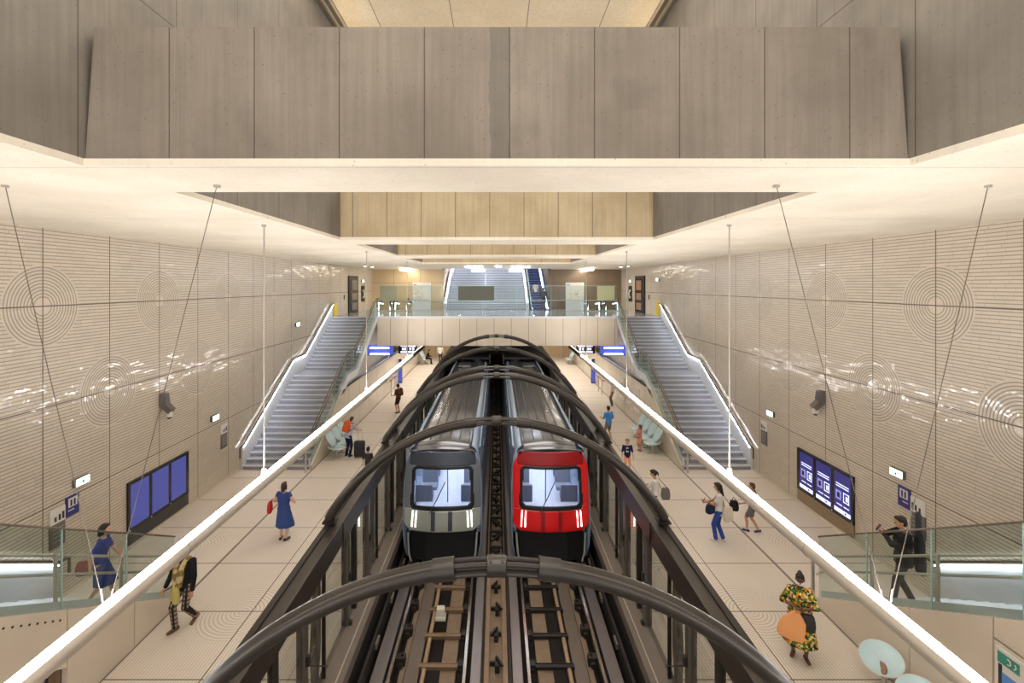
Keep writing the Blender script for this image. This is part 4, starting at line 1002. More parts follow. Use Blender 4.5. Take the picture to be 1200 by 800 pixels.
def ik(a, t, l1, l2, hint):
    a, t = Vector(a), Vector(t); d = t - a; L = min(d.length, (l1 + l2)*.995); u = d.normalized(); t = a + u*L
    k = (l1*l1 - l2*l2 + L*L)/(2*L); h = math.sqrt(max(l1*l1 - k*k, 0)); w = Vector(hint); w = (w - u*w.dot(u)).normalized()
    return a + u*k + w*h, t
def remesh(o, vox, it=2):
    r = o.modifiers.new('remesh', 'REMESH'); r.mode = 'VOXEL'; r.voxel_size = vox; r.use_smooth_shade = True
    m = o.modifiers.new('smooth', 'SMOOTH'); m.iterations = it; m.factor = .5
    return o
def ering0(c, rx, ry, R, n=16):
    return [Vector(c) + R @ Vector((rx*math.cos(2*PI*j/n), ry*math.sin(2*PI*j/n), 0)) for j in range(n)]
def person(label, loc, yaw, h=1.7, skin='tan', hair=('short','brown'), top=('white', .45), bottom=('trousers','denim'), shoe='shoe_dark', feet=None, hands=None, lean=0.0, head=(0, 0), hipz=None, vox=.011, fem=False, turn=0.0, elbow=None, sitting=False, mask=False, waist=None, group=None, girth=1.0):
    def ering(c, rx, ry, R, n=16): return ering0(c, rx*girth, ry*girth, R, n)
    t = thing('person', label, 'person', loc, group, yaw); k = h
    feet = feet or [(-.06*k, 0, 0, .1), (.06*k, 0, 0, -.1)]            # left, right: x, y, z, toe angle
    child = k < 1.35; hs = (1.12 if child else 1.0)
    hz = hipz or .525*k; pel = Vector((0, 0, hz))
    Rt = Matrix.Rotation(turn, 3, 'Z') @ Matrix.Rotation(-lean, 3, 'X'); Id = Matrix.Identity(3)
    def T(x, y, z): return pel + Rt @ Vector((x*k, y*k, z*k))
    chest = T(0, 0, .20); neckb = T(0, 0, .295)
    sw = (.098 if fem else .112); shl = [T(-sw, 0, .268), T(sw, 0, .268)]
    Rh = Rt @ Matrix.Rotation(head[0], 3, 'Z') @ Matrix.Rotation(-head[1], 3, 'X')
    Rh = Matrix.Rotation(turn + head[0], 3, 'Z') @ Matrix.Rotation(-(lean*.6 + head[1]), 3, 'X')
    hc = neckb + Rt @ Vector((0, 0, .03*k)) + Rh @ Vector((0, .012*k, .078*k*hs))
    hands = hands or [(-.175, .03, .47), (.175, .03, .47)]
    elb = elbow or [(-.4, -1, -.2), (.4, -1, -.2)]
    J = {}
    for i, sx in ((0, -1), (1, 1)):
        tgt = Vector(hands[i]) * k
        e, w = ik(shl[i], tgt, .165*k, .145*k, elb[i]); J['s', i], J['e', i], J['w', i] = shl[i], e, w
        fx, fy_, fz, fa = feet[i][:4]; an = Vector((fx, fy_, fz + .042*k)); hp = pel + Vector((sx*.052*k, 0, -.01*k))
        kn, an2 = ik(hp, an, .245*k, .245*k, (math.sin(-fa)*.3, 1, .1)); J['h', i], J['k', i], J['a', i] = hp, kn, an2
    # ---- body: one continuous surface
    b = MB(); g = 1.0
    def hd(x, y, z): return hc + Rh @ Vector((x*k*hs, y*k*hs, z*k*hs))
    b.ell(hd(0, -.004, .008), .043*k*hs, .054*k*hs, .054*k*hs, Rh)         # skull
    b.ell(hd(0, .014, -.032), .034*k*hs, .036*k*hs, .036*k*hs, Rh)         # jaw
    b.cap(hd(0, .052, .004), .006*k, hd(0, .062, -.016), .0085*k, 8)       # nose
    for sx in (-1, 1):
        b.ell(hd(sx*.044, -.002, -.008), .006*k*hs, .012*k*hs, .019*k*hs, Rh, 8, 6)
        b.ell(hd(sx*.018, .043, .014), .013*k, .009*k, .005*k, Rh, 8, 6)   # brow
    b.cap(neckb - Rt @ Vector((0, 0, .02*k)), .034*k, hd(0, -.01, -.045), .029*k)
    wr = .072 if fem else .078
    b.loft([ering(T(0, 0, -.055), .075*k, .055*k, Rt), ering(T(0, 0, .0), .09*k, .062*k, Rt), ering(T(0, 0, .09), wr*k, .052*k, Rt), ering(T(0, .006, .19), .094*k, .064*k, Rt), ering(T(0, 0, .255), .092*k, .05*k, Rt), ering(T(0, 0, .29), .05*k, .036*k, Rt)])
    for i, sx in ((0, -1), (1, 1)):
        b.cap(J['s', i], .034*k, J['e', i], .024*k); b.cap(J['e', i], .025*k, J['w', i], .0165*k)
        d = (J['w', i] - J['e', i]).normalized(); s_in = Vector((-sx, 0, 0)); s_in = (s_in - d*s_in.dot(d)); s_in = s_in.normalized() if s_in.length > .05 else Vector((0, 1, 0)); nrm = d.cross(s_in)
        # hand: palm, four unequal bent fingers, thumb
        w = J['w', i]; pc = w + d*.03*k; fwd = nrm*sx if nrm.y*sx > 0 else -nrm*sx
        acr = Vector((0, 1, 0)); acr = (acr - d*acr.dot(d)); acr = acr.normalized() if acr.length > .05 else s_in
        pin = acr.cross(d); pin = pin if pin.dot(s_in) > 0 else -pin
        b.cap(w, .015*k, w + d*.045*k, .017*k, 8); b.cap(w + d*.03*k + acr*.013*k, .011*k, w + d*.05*k - acr*.013*k, .011*k, 8)
        for q, (off, ln) in enumerate(((.018, .036), (.006, .041), (-.006, .038), (-.018, .029))):
            p0 = w + d*.052*k + acr*off*k; p1 = p0 + (d*.85 + pin*.45).normalized()*ln*.55*k; p2 = p1 + (d*.45 + pin*.9).normalized()*ln*.5*k
            b.cap(p0, .0062*k, p1, .0056*k, 7); b.cap(p1, .0056*k, p2, .0048*k, 7)
        q0 = w + d*.018*k + acr*.015*k; q1 = q0 + (d*.6 + acr*.8).normalized()*.026*k; q2 = q1 + (d*.9 + pin*.4).normalized()*.02*k
        b.cap(q0, .0085*k, q1, .0066*k, 7); b.cap(q1, .0064*k, q2, .0052*k, 7)
        b.cap(J['h', i], .052*k, J['k', i], .033*k, 12); kn, an = J['k', i], J['a', i]; mid = kn.lerp(an, .3) + Vector((0, -.008*k, 0))
        b.cap(kn, .031*k, mid, .033*k); b.cap(mid, .033*k, an, .0195*k)
        fa = feet[i][3]; fd = Vector((math.sin(-fa), math.cos(fa), 0)); pit = feet[i][4] if len(feet[i]) > 4 else 0
        fd = Vector((fd.x*math.cos(pit), fd.y*math.cos(pit), -math.sin(pit))); J['f', i] = fd
        b.cap(an + Vector((0, 0, -.02*k)) - fd*.022*k, .02*k, an + Vector((0, 0, -.025*k)) + fd*.07*k, .016*k)
    remesh(b.build('body', SK[skin], t, local=True), vox)
    # ---- face
    if vox < .0105 or True:
        for sx in (-1, 1): MB().ell(hd(sx*.018, .0495, .004), .0058*k, .0035*k, .0038*k, Rh, 8, 6).build('eye', M['eye'], t, 60, local=True)
        if not mask: MB().ell(hd(0, .0505, -.036), .013*k, .004*k, .0042*k, Rh, 8, 6).build('mouth', M['lips'], t, 60, local=True)
        else:
            b = MB(); b.ell(hd(0, .02, -.036), .039*k, .038*k, .026*k, Rh); remesh(b.build('face_mask', M['mask'], t, local=True), .006)
    # ---- hair
    st, hcx = hair; b = MB(); hcx = HR[hcx]
    if st != 'bald':
        b.ell(hd(0, -.012, .018), .0475*k*hs, .0545*k*hs, .052*k*hs, Rh); b.ell(hd(0, -.03, -.008), .043*k*hs, .036*k*hs, .05*k*hs, Rh)
        b.ell(hd(0, .024, .05), .034*k*hs, .026*k*hs, .016*k*hs, Rh)
        if st in ('bob', 'long'):
            for sx in (-1, 1): b.cap(hd(sx*.040, -.008, .0), .018*k, hd(sx*.041, -.012, -.05), .015*k)
            b.cap(hd(0, -.04, .0), .04*k, hd(0, -.045, -.06), .034*k)
        if st == 'long': b.cap(hd(0, -.045, -.05), .036*k, hd(0, -.05, -.14), .026*k)
        if st == 'bun': b.ell(hd(0, -.062, .04), .026*k, .026*k, .026*k, Rh)
        if st == 'pony':
            b.cap(hd(0, -.06, .03), .016*k, hd(0, -.085, -.01), .018*k); b.cap(hd(0, -.085, -.01), .018*k, hd(0, -.08, -.07), .008*k)
        if st == 'mop':
            for q in range(9): b.ell(hd(.036*math.cos(q*.75), -.012 + .036*math.sin(q*.75), .04 + .006*(q % 2)), .021*k, .021*k, .018*k, Rh, 8, 6)
        remesh(b.build('hair', hcx, t, local=True), .009)
    # ---- clothes
    dress = bottom[0] == 'dress'; tm, slv = top; e_ = .011*k
    b = MB(); lo = -.06 if not dress else -.02
    rgs = [ering(T(0, 0, lo), .094*k, .07*k, Rt), ering(T(0, 0, .02), .094*k + e_*.6, .066*k + e_*.6, Rt), ering(T(0, 0, .09), (wr + (.012 if not fem else .004))*k + e_*.5, .056*k + e_*.5, Rt), ering(T(0, .007, .19), .098*k + e_*.5, .069*k + e_*.5, Rt), ering(T(0, 0, .258), .1*k, .056*k + e_*.3, Rt), ering(T(0, 0, .293), .05*k, .04*k, Rt)]
    b.loft(rgs)
    for i, sx in ((0, -1), (1, 1)):
        if slv <= 0: continue
        S, E, Wr = J['s', i], J['e', i], J['w', i]
        fl = 1.35 if bottom[-1] == 'wax' else 1.0
        if slv <= .5: b.cap(S, .040*k, S.lerp(E, slv*1.9), .035*k*fl)
        else: b.cap(S, .041*k, E, .033*k*fl); b.cap(E, .034*k*fl, E.lerp(Wr, (slv - .5)*1.9), .025*k*fl)
    remesh(b.build('top_garment' if not dress else 'bodice', CL[tm], t, local=True), vox)
    bt = bottom[0]; b = MB()
    if bt in ('trousers', 'shorts', 'leggings'):
        b.loft([ering(T(0, 0, -.075), .07*k, .055*k, Rt), ering(T(0, 0, -.03), .095*k, .068*k, Rt), ering(T(0, 0, .035), .09*k, .064*k, Rt)])
        for i in (0, 1):
            H_, K_, A_ = J['h', i], J['k', i], J['a', i]; tight = .6 if bt == 'leggings' else 1.0
            if bt == 'shorts': b.cap(H_, .058*k, H_.lerp(K_, .78), .047*k)
            else: b.cap(H_, .058*k, K_, (.033 + .009*tight)*k, 12); b.cap(K_, (.033 + .009*tight)*k, K_.lerp(A_, .93), (.022 + .014*tight)*k, 12)
        remesh(b.build('shorts' if bt == 'shorts' else 'trousers', CL[bottom[1]], t, local=True), vox)
    else:
        ln = bottom[2] if len(bottom) > 2 else .27; n = 28; rows = []
        for q in range(7):
            f = q/6; c = T(0, 0, .03).lerp(pel + Vector((0, 0, -ln*k)) + Vector(((J['k',0].x + J['k',1].x)/2, (J['k',0].y + J['k',1].y)*.45, 0)), f)
            rx = (.088 + .05*f**.8)*k*girth; ry = (.064 + .058*f**.8)*k*girth
            rows.append([c + Matrix.Rotation(turn, 3, 'Z') @ Vector(((rx + .007*k*f*math.cos(7*2*PI*j/n))*math.cos(2*PI*j/n), (ry + .007*k*f*math.cos(7*2*PI*j/n))*math.sin(2*PI*j/n), 0)) for j in range(n)])
        b.loft(rows, True); b.build('skirt', CL[bottom[1]], t, 60, local=True)
    for i in (0, 1):
        b = MB(); an, fd = J['a', i], J['f', i]
        b.cap(an + Vector((0, 0, -.0165*k)) - fd*.025*k, .025*k, an + Vector((0, 0, -.021*k)) + fd*.075*k, .0205*k)
        o = remesh(b.build('shoe', M[shoe], t, local=True), .010)
    t['_J'] = 0; del t['_J']
    Rz = Matrix.Rotation(yaw, 3, 'Z')
    wp = {kk: Vector(loc) + Rz @ v for kk, v in J.items() if kk[0] != 'f'}
    wp['chest'] = Vector(loc) + Rz @ chest; wp['neck'] = Vector(loc) + Rz @ neckb; wp['pel'] = Vector(loc) + Rz @ pel
    wp['R'] = Rz @ Rt
    return t, wp

def handbag(lb, c, size, mat, yaw=0, strap=None, grp=None, name='handbag', cat='bag'):
    t = thing(name, lb, cat, c); Rz = Matrix.Rotation(yaw, 3, 'Z'); w, d, h = size; n = 16; c = Vector(c); rows = []
    for z, f in ((0, .8), (.1, .98), (.35, 1.05), (.7, .98), (.95, .82), (1, .7)):
        row = []
        for j in range(n):
            a = 2*PI*j/n; cx, cy = math.cos(a), math.sin(a); p = .45
            row.append(c + Rz @ Vector((math.copysign(abs(cx)**p, cx)*w/2*f, math.copysign(abs(cy)**p, cy)*d/2*f, z*h)))
        rows.append(row)
    MB().loft(rows).build('bag_body', mat, t, 50)
    if strap: MB().tube(strap, .012, 6).build('bag_strap', M['shoe_dark'], t, 50)
    return t
def backpack(lb, wp, mat, k, name='backpack', sz=(.30, .15, .44), off=(0, -.19, .02)):
    R = wp['R']; c = wp['chest'] + R @ Vector((off[0]*1, off[1]*k/1.7, off[2])); t = thing(name, lb, 'bag', c); n = 16; rows = []
    for z, f in ((-.5, .78), (-.42, .98), (-.1, 1.04), (.25, .96), (.42, .8), (.5, .5)):
        rows.append([c + R @ Vector((math.copysign(abs(math.cos(2*PI*j/n))**.5, math.cos(2*PI*j/n))*sz[0]/2*f, math.copysign(abs(math.sin(2*PI*j/n))**.5, math.sin(2*PI*j/n))*sz[1]/2*f, z*sz[2])) for j in range(n)])
    MB().loft(rows).build('bag_body', mat, t, 50)
    MB().loft([[c + R @ Vector((x*sz[0]*.36, -sz[1]*.5 - y_, z)) for x, y_ in ((-1, 0), (1, 0), (.9, .045), (-.9, .045))] for z in (-sz[2]*.4, 0)]).build('bag_pocket', mat, t, None, .015)
    MB().tube([c + R @ Vector((-.05, 0, sz[2]*.48)), c + R @ Vector((0, 0, sz[2]*.58)), c + R @ Vector((.05, 0, sz[2]*.48))], .01, 6).build('bag_handle', M['black'], t, 50)
    for sx in (-1, 1):
        S = wp['s', 0 if sx < 0 else 1]; inn = R @ Vector((-sx*.035, 0, 0))
        pts = [c + R @ Vector((sx*.09, .05, sz[2]*.4)), S + inn + R @ Vector((0, -.07, .055)), S + inn + R @ Vector((0, .0, .085)), S + inn + R @ Vector((0, .09, .0)), S + inn + R @ Vector((0, .10, -.15)), c + R @ Vector((sx*.15, .04, -sz[2]*.35))]
        MB().tube(pts, .016, 6).build('shoulder_strap', M['black'], t, 50)
    return t
def phone(lb, wp, i, d=(0, .06, .05)):
    R = wp['R']; c = wp['w', i] + R @ Vector(d); t = thing('phone', lb, 'phone', c)
    MB().obox(c, (.075, .012, .15), R @ Matrix.Rotation(.5, 3, 'X')).build('phone_body', M['display_frame'], t, None, .004)
    MB().obox(c + R @ Vector((0, -.0075, .0)), (.066, .003, .135), R @ Matrix.Rotation(.5, 3, 'X')).build('phone_screen', M['screen_mid'], t)
    return t

NV = .008
# left-hand platform
p, w = person('woman in a dark blue dress seen from behind, red bag at her elbow', (-6.2, 14.1, 0), -.12, 1.67, 'fair', ('bob', 'brown'), ('blue', .12), ('dress', 'blue', .30), girth=1.15, fem=True, vox=NV, hands=[(-.10, .10, .60), (.10, .11, .62)], elbow=[(-1, -.5, -.2), (1, -.7, -.2)], feet=[(-.085, -.03, 0, .25), (.10, -.06, 0, -.35)])
handbag('red shoulder bag carried by the standing woman in the dark blue dress', w['e', 0] + Vector((-.10, -.02, -.34)), (.12, .26, .30), CL['red'], .2, [w['e', 0] + Vector((-.10, -.08, -.06)), w['e', 0] + Vector((-.03, .0, .04)), w['e', 0] + Vector((-.10, .08, -.06))])
p, w = person('woman in a royal blue dress walking behind the glass of the near stairs', (-8.15, 9.95, .865), -1.15, 1.66, 'fair', ('bob', 'black'), ('royal', .4), ('dress', 'blue', .26), fem=True, vox=NV, hipz=.51*1.66, feet=[(-.06, .26, -.165, .05), (.06, -.20, .03, -.05, .3)], hands=[(-.15, .16, .5), (.15, -.06, .5)], lean=.10, shoe='shoe_brown')
handbag('dull red bag carried by the woman walking behind the stair glass', w['w', 1] + Vector((-.14, .02, -.10)), (.26, .12, .26), CL['dull'], .3, [w['w', 1] + Vector((-.2, .02, .14)), w['w', 1] + Vector((-.02, 0, .03)), w['w', 1] + Vector((-.08, .02, .14))])
p, w = person('person in plaid trousers and dark jacket whose head is hidden by the light tube', (-6.75, 10.5, 0), PI - .3, 1.87, 'tan', ('short', 'black'), ('black', .98), ('trousers', 'plaid'), vox=NV, hipz=.51*1.87, feet=[(-.06, -.20, .05, .15, .45), (.08, .18, 0, -.2)], hands=[(-.17, .06, .47), (.14, .14, .50)], shoe='shoe_brown')
# scarf over the front of the jacket
R = w['R']; t = thing('scarf', 'olive and cream patterned scarf hanging down the front of the dark jacket', 'scarf', w['chest'])
b = MB(); c = w['chest']
def sp(x, y, z): return c + R @ Vector((x, y, z))
b.tube([sp(.13, -.03, .19), sp(.10, .09, .17), sp(.07, .15, .02), sp(.08, .165, -.16), sp(.05, .17, -.34), sp(.07, .17, -.47)], [.035, .045, .065, .075, .07, .03], 10)
b.tube([sp(-.13, -.03, .19), sp(-.10, .09, .17), sp(-.06, .15, .02), sp(-.05, .17, -.14), sp(-.03, .175, -.30), sp(-.05, .17, -.38)], [.035, .045, .06, .07, .06, .03], 10)
b.build('scarf_cloth', CL['scarf'], t, 60)
t = thing('carrier_bag', 'yellow cloth bag held against the front of the plaid trousers', 'bag', w['pel'])
rows = []
for z, wd in ((-.34, .10), (-.28, .14), (-.12, .13), (.0, .09), (.06, .04)):
    rows.append([w['pel'] + R @ Vector((.06 + wd*math.cos(a), .20 + .04*math.sin(a) + .01*math.cos(4*a), z)) for a in [2*PI*j/16 for j in range(16)]])
MB().loft(rows).build('bag_body', simple('yellow bag cloth', (196,182,110), .7, 0, .12), t, 60)
MB().tube([w['pel'] + R @ Vector((.02, .2, .05)), w['w', 1] + R @ Vector((-.02, .06, -.05)), w['pel'] + R @ Vector((.10, .2, .05))], .01, 6).build('bag_handle', M['shoe_brown'], t, 50)
p, w = person('person with an orange backpack leaning over beside the aqua seats, dark trousers', (-6.42, 20.9, 0), -.5, 1.72, 'fair', ('short', 'brown'), ('lilac', .45), ('trousers', 'navy'), lean=.34, hands=[(-.02, .30, .62), (.12, .30, .60)])
backpack('bright orange backpack on the person leaning over by the aqua seats', w, CL['orange'], 1.72, sz=(.32, .18, .48), off=(0, -.215, .03))
t = thing('suitcase', 'dark grey wheeled suitcase standing next to the person with the orange backpack', 'suitcase', (-5.9, 20.8, 0))
MB().box(-6.12, 20.68, .06, -5.68, 20.94, .70).build('case_shell', CL['char'], t, None, .05)
MB().box(-6.06, 20.655, .12, -5.74, 20.68, .42).build('case_pocket', CL['char'], t, None, .02)
for dx in (-.16, .16):
    for dy in (-.08, .08): MB().tube([(-5.9 + dx - .012, 20.81 + dy, .03), (-5.9 + dx + .012, 20.81 + dy, .03)], .03, 12).build('case_wheel', M['black'], t, 40)
MB().tube([(-6.0, 20.9, .69), (-6.0, 20.9, 1.0), (-5.8, 20.9, 1.0), (-5.8, 20.9, .69)], .012, 6).build('case_handle', M['steel'], t, 50)
person('child in a dark shirt seen from behind, half hidden by the dark screen beam', (-4.86, 18.3, 0), -.2, 1.28, 'tan', ('short', 'black'), ('char', .45), ('shorts', 'navy'))
p, w = person('person in brown with shorts and a backpack, standing alone on the platform', (-5.7, 28.0, 0), 1.1, 1.70, 'tan', ('short', 'black'), ('brown', .45), ('shorts', 'dkbrown'), hands=[(-.10, .16, .60), (.16, .03, .47)])
backpack('brown backpack on the person standing alone in brown shorts', w, CL['brown'], 1.70)
person('person in dark clothes sitting on the farthest aqua seat', (-6.55, 45.35, 0), -PI/2 + .2, 1.68, 'tan', ('short', 'black'), ('black', .9), ('trousers', 'black'), hipz=.62, feet=[(-.09, .40, 0, 0), (.09, .44, 0, 0)], hands=[(-.08, .24, .42), (.08, .24, .42)], lean=.35, elbow=[(-.6, -.6, -.5), (.6, -.6, -.5)])
person('person in a loose white top with dark legs standing at the far end', (-5.4, 46.4, 0), -.1, 1.72, 'tan', ('bald', 'black'), ('white', .9), ('trousers', 'char'))
# right-hand platform
p, w = person('boy in a bright blue t-shirt and grey shorts walking beside the screen beam', (5.33, 23.05, 0), .5, 1.66, 'tan', ('short', 'black'), ('sky', .45), ('shorts', 'shorts'), hands=[(-.10, .18, .62), (.14, .10, .55)], feet=[(-.06, .12, 0, 0), (.06, -.14, .02, 0, .3)], shoe='shoe_white')
p, w = person('boy in a navy t-shirt with a white print, facing the viewer', (5.16, 19.1, 0), PI - .1, 1.32, 'fair', ('mop', 'light'), ('navy', .48), ('shorts', 'peach'), vox=.009, hands=[(-.17, .05, .46), (.17, .04, .46)])
R = w['R']; b = MB(); Ri = Matrix.Rotation(-(PI - .1), 3, 'Z')
b.loft([[Ri @ (w['chest'] + R @ Vector((x, .098 - abs(x - .015)*.22 + yy, z)) - p.location) for x, yy in ((-.03, 0), (.06, 0), (.06, .006), (-.03, .006))] for z in (-.12, -.04, .02, .07)])
b.build('shirt_print', CL['white'], p, local=True)['label'] = 'white print on the navy t-shirt'
person('small girl in pink and peach standing in front of the aqua seats', (6.40, 21.6, 0), 1.9, 1.16, 'tan', ('long', 'brown'), ('pink', .2), ('shorts', 'peach'), hands=[(-.08, .18, .62), (.10, .18, .6)], shoe='shoe_brown', fem=True)
p, w = person('woman in white looking down at a phone, half hidden by the nearest screen beam', (4.95, 15.1, 0), 1.0, 1.66, 'tan', ('pony', 'black'), ('white', .45), ('leggings', 'black'), fem=True, vox=.009, head=(0, .35), hands=[(-.03, .24, .66), (.05, .23, .65)], shoe='shoe_white')
phone('phone held by the woman in white near the screen beam', w, 0)
handbag('grey and white bag behind the woman in white with the phone', w['pel'] + Vector((.30, -.06, -.12)), (.26, .16, .34), CL['grey'], 0, [w['pel'] + Vector((.16, -.06, .2)), w['s', 1] + Vector((.02, 0, .05)), w['pel'] + Vector((.38, -.06, .2))])
p, w = person('woman in white top and blue jeans with bags on both sides', (6.44, 14.0, 0), 1.05, 1.70, 'tan', ('long', 'black'), ('white', .3), ('trousers', 'denim'), fem=True, vox=NV, head=(0, .2), hands=[(-.05, .20, .64), (.08, .20, .60)], shoe='shoe_white', feet=[(-.07, .08, 0, 0), (.07, -.10, 0, -.2)])
phone('phone held by the woman in blue jeans', w, 0)
handbag('navy bag in front of the woman in blue jeans', w['pel'] + Vector((-.24, .0, -.08)), (.34, .16, .26), CL['navy'], .5, [w['pel'] + Vector((-.34, .0, .16)), w['s', 0] + Vector((-.02, 0, .05)), w['pel'] + Vector((-.15, .0, .16))])
handbag('cream bag hanging behind the woman in blue jeans', w['pel'] + Vector((.16, -.20, -.22)), (.30, .14, .40), CL['cream'], .4, [w['pel'] + Vector((.06, -.2, .17)), w['s', 1] + Vector((.02, -.03, .05)), w['pel'] + Vector((.26, -.2, .17))])
handbag('black bag at the back of the woman in blue jeans', w['pel'] + Vector((.40, -.06, .02)), (.24, .14, .28), CL['black'], -.3, [w['pel'] + Vector((.32, -.06, .28)), w['pel'] + Vector((.38, -.06, .40)), w['pel'] + Vector((.48, -.06, .28))])
p, w = person('boy in grey shorts striding just below the light tube', (7.67, 14.5, 0), .9, 1.50, 'tan', ('short', 'brown'), ('char', .45), ('shorts', 'grey'), vox=.009, hipz=.515*1.5, feet=[(-.05, .14, 0, 0), (.05, -.16, .03, 0, .4)], hands=[(-.10, .18, .56), (.16, -.05, .48)], shoe='shoe_navy')
p, w = person('woman in an orange, green and black patterned dress wearing a white mask', (6.03, 9.62, 0), PI - .42, 1.70, 'brown', ('bun', 'black'), ('wax', .62), ('dress', 'wax', .30), shoe='shoe_brown', fem=True, vox=.0075, mask=True, girth=1.28, head=(-.1, .12), hands=[(-.03, .15, .655), (.075, .16, .67)], elbow=[(-1.0, -.3, -.35), (1.0, -.3, -.35)], feet=[(-.10, .04, 0, .25), (.11, -.06, 0, -.35)])
R = w['R']; c = w['pel'] + R @ Vector((.17, .30, -.36)); t = thing('tote_bag', 'bright orange tote bag held in front of the woman in the patterned dress', 'bag', c)
M['orange_bag'] = simple('bright orange bag cloth', (250,176,114), .7, 0, .06, 5)
rows = []
for z, wd, dp, sh in ((-.02, .19, .03, .02), (.05, .235, .06, .03), (.2, .235, .055, .01), (.35, .20, .04, -.03), (.44, .13, .03, -.06), (.52, .055, .025, -.09)):
    rows.append([c + R @ Vector((wd*math.copysign(abs(math.cos(a))**.6, math.cos(a)) + sh, dp*math.sin(a) + .012*math.sin(5*a + z*9), z + .03*math.cos(a))) for a in [2*PI*j/20 for j in range(20)]])
MB().loft(rows).build('bag_body', M['orange_bag'], t, 60)
MB().tube([c + R @ Vector((-.12, 0, .50)), c + R @ Vector((-.11, -.01, .58)), c + R @ Vector((-.03, -.01, .60)), c + R @ Vector((-.04, 0, .50))], .014, 6).build('bag_handle', M['orange_bag'], t, 50)
M['black_leather'] = simple('black bag leather', (40,40,42), .45)
handbag('black shoulder bag at the hip of the woman in the patterned dress', w['pel'] + R @ Vector((-.10, .22, -.20)), (.26, .09, .32), M['black_leather'], PI - .42, [w['pel'] + R @ Vector((-.02, .2, .1)), w['chest'] + R @ Vector((0, .15, .02)), w['s', 1] + R @ Vector((-.06, .07, .05)), w['s', 1] + R @ Vector((-.05, 0, .075)), w['s', 1] + R @ Vector((-.05, -.08, .0))])
p, w = person('man in black with glasses raising a phone behind the near stair glass', (8.15, 9.69, 1.025), 1.15, 1.78, 'tan', ('short', 'black'), ('black', .95), ('trousers', 'char'), shoe='shoe_white', vox=.0075, head=(0, .22), girth=1.22, hands=[(-.05, .205, .80), (.05, .205, .785)], elbow=[(-.7, .1, -1), (.7, .1, -1)], feet=[(-.06, .22, -.165, 0), (.07, -.16, .005, -.1, .1)], hipz=.515*1.78)
phone('phone raised by the man in black behind the stair glass', w, 0, (0.0, .07, .06))
R = w['R']; c = w['chest'] + R @ Vector((.05, -.265, -.10)); t = thing('instrument_bag', 'long black instrument bag on the back of the man in black', 'bag', c)
rows = []
for z, wd, dp in ((-.52, .10, .05), (-.48, .19, .07), (-.30, .22, .085), (-.12, .17, .08), (.02, .18, .08), (.18, .13, .07), (.30, .075, .05), (.52, .07, .05), (.60, .09, .05), (.66, .05, .035)):
    rows.append([c + R @ Matrix.Rotation(.10, 3, 'Y') @ Vector((wd*math.cos(a), dp*math.sin(a), z)) for a in [2*PI*j/20 for j in range(20)]])
MB().loft(rows).build('bag_body', CL['char'], t, 60)
MB().tube([c + R @ Vector((-.05, .05, .2)), w['s', 0] + R @ Vector((.05, -.05, .06)), w['s', 0] + R @ Vector((.05, .06, .05)), w['s', 0] + R @ Vector((.04, .11, -.12)), c + R @ Vector((-.14, .05, -.2))], .018, 6).build('shoulder_strap', M['black'], t, 50)
MB().tube([c + R @ Vector((.02, -.085, -.44)), c + R @ Vector((.02, -.10, -.1)), c + R @ Vector((.03, -.085, .25))], .008, 6).build('bag_zip', M['sign_grey'], t, 50)
person('person in pale grey leaning by the low wall past the aqua seats', (7.05, 29.5, 0), 1.2, 1.74, 'fair', ('short', 'black'), ('white', .6), ('trousers', 'grey'), shoe='shoe_white')
p, w = person('person in black with a pack standing at the foot of the escalator', (3.6, 37.3, MZ + .0), 0, 1.78, 'tan', ('short', 'black'), ('black', .9), ('trousers', 'char'))
backpack('dark backpack on the person standing at the foot of the escalator', w, CL['char'], 1.78)
person('person in a white top riding higher on the escalator', (3.2, 39.8, MZ + .645), .2, 1.62, 'tan', ('bob', 'black'), ('white', .45), ('trousers', 'denim'), fem=True)

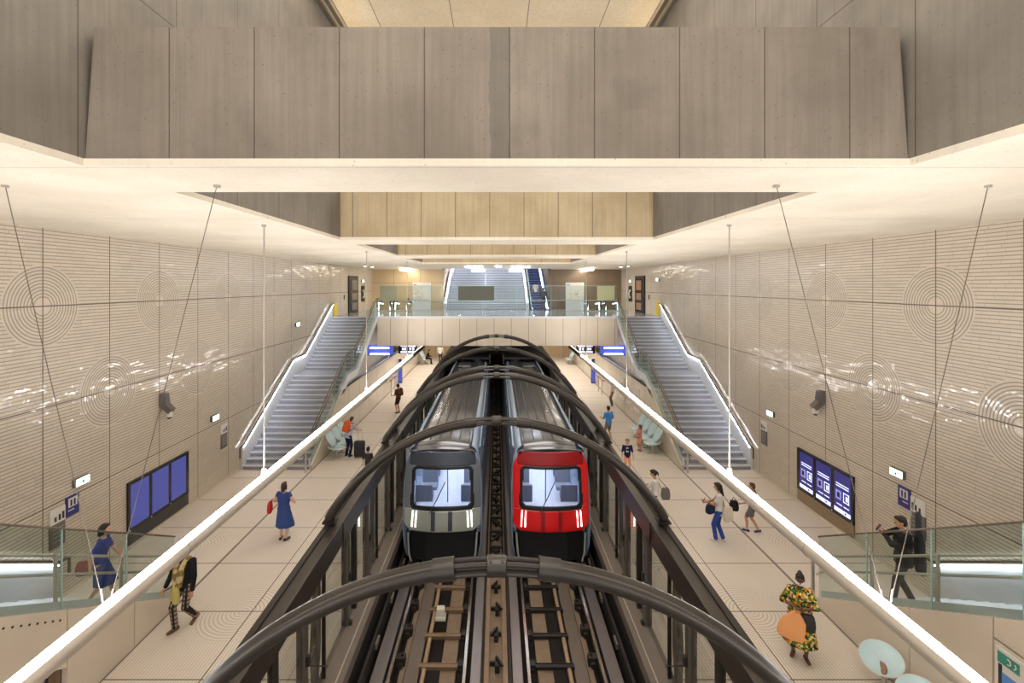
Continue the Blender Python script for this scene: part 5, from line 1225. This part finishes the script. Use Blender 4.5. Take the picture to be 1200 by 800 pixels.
# ================================================================== LIGHT, WORLD, CAMERA
wd = bpy.data.worlds.new('World'); sc.world = wd; wd.use_nodes = True
bg = wd.node_tree.nodes['Background']; bg.inputs[0].default_value = lin((246,244,246)); bg.inputs[1].default_value = WORLD
def area(nm, loc, sx, sy, pw, col=(255,244,228), rot=(0,0,0)):
    l = bpy.data.lights.new(nm, 'AREA'); l.shape = 'RECTANGLE'; l.size = sx; l.size_y = sy; l.energy = pw; l.color = lin(col)[:3]
    o = bpy.data.objects.new(nm, l); COL.objects.link(o); o.location = loc; o.rotation_euler = rot; return o
for s in (-1, 1):
    area('added_fill_light', (s*5.4, 39, 3.62), .3, 16, 420); area('added_fill_light', (s*8.9, 38, 3.62), .3, 12, 90, (226,234,255))  # added fill under the mezzanine, without fixtures
    area('added_fill_light', (s*7.0, 35.5, 8.66), .3, 8, 200)
area('shaft_fill_light', (0, 3, 15.1), 8, 17, FILL_NEAR, (255,250,244)); area('shaft_fill_light', (0, 23, 15.1), 8, 13, FILL_FAR, (255,248,238))  # added fill lights below the closed shaft roof, out of view
area('added_fill_light', (0, 35, 8.66), 6, .3, 160, (236,242,255)); area('added_fill_light', (-.8, 44, 13.1), 5, 8, 500, (236,242,255))  # more added fill, over the mezzanine and the central stairs
cam = bpy.data.cameras.new('camera'); co = bpy.data.objects.new('camera', cam); COL.objects.link(co); sc.camera = co
co.location = (0, 0, CH); co.rotation_euler = (PI/2, 0, 0)
cam.sensor_width = 36; cam.lens = 36*F/1200; cam.shift_x = (600 - VX)/1200; cam.shift_y = -(400 - VY)/1200; cam.clip_end = 300
vs = sc.view_settings; vs.view_transform = 'Standard'; vs.look = 'None'; vs.exposure = EXPO; vs.gamma = 1; vs.use_curve_mapping = False
sc.cycles.max_bounces = 9; sc.cycles.diffuse_bounces = 6; sc.cycles.glossy_bounces = 4; sc.cycles.transparent_max_bounces = 24; sc.cycles.transmission_bounces = 4
sc.cycles.use_denoising = True; sc.cycles.sample_clamp_indirect = 6
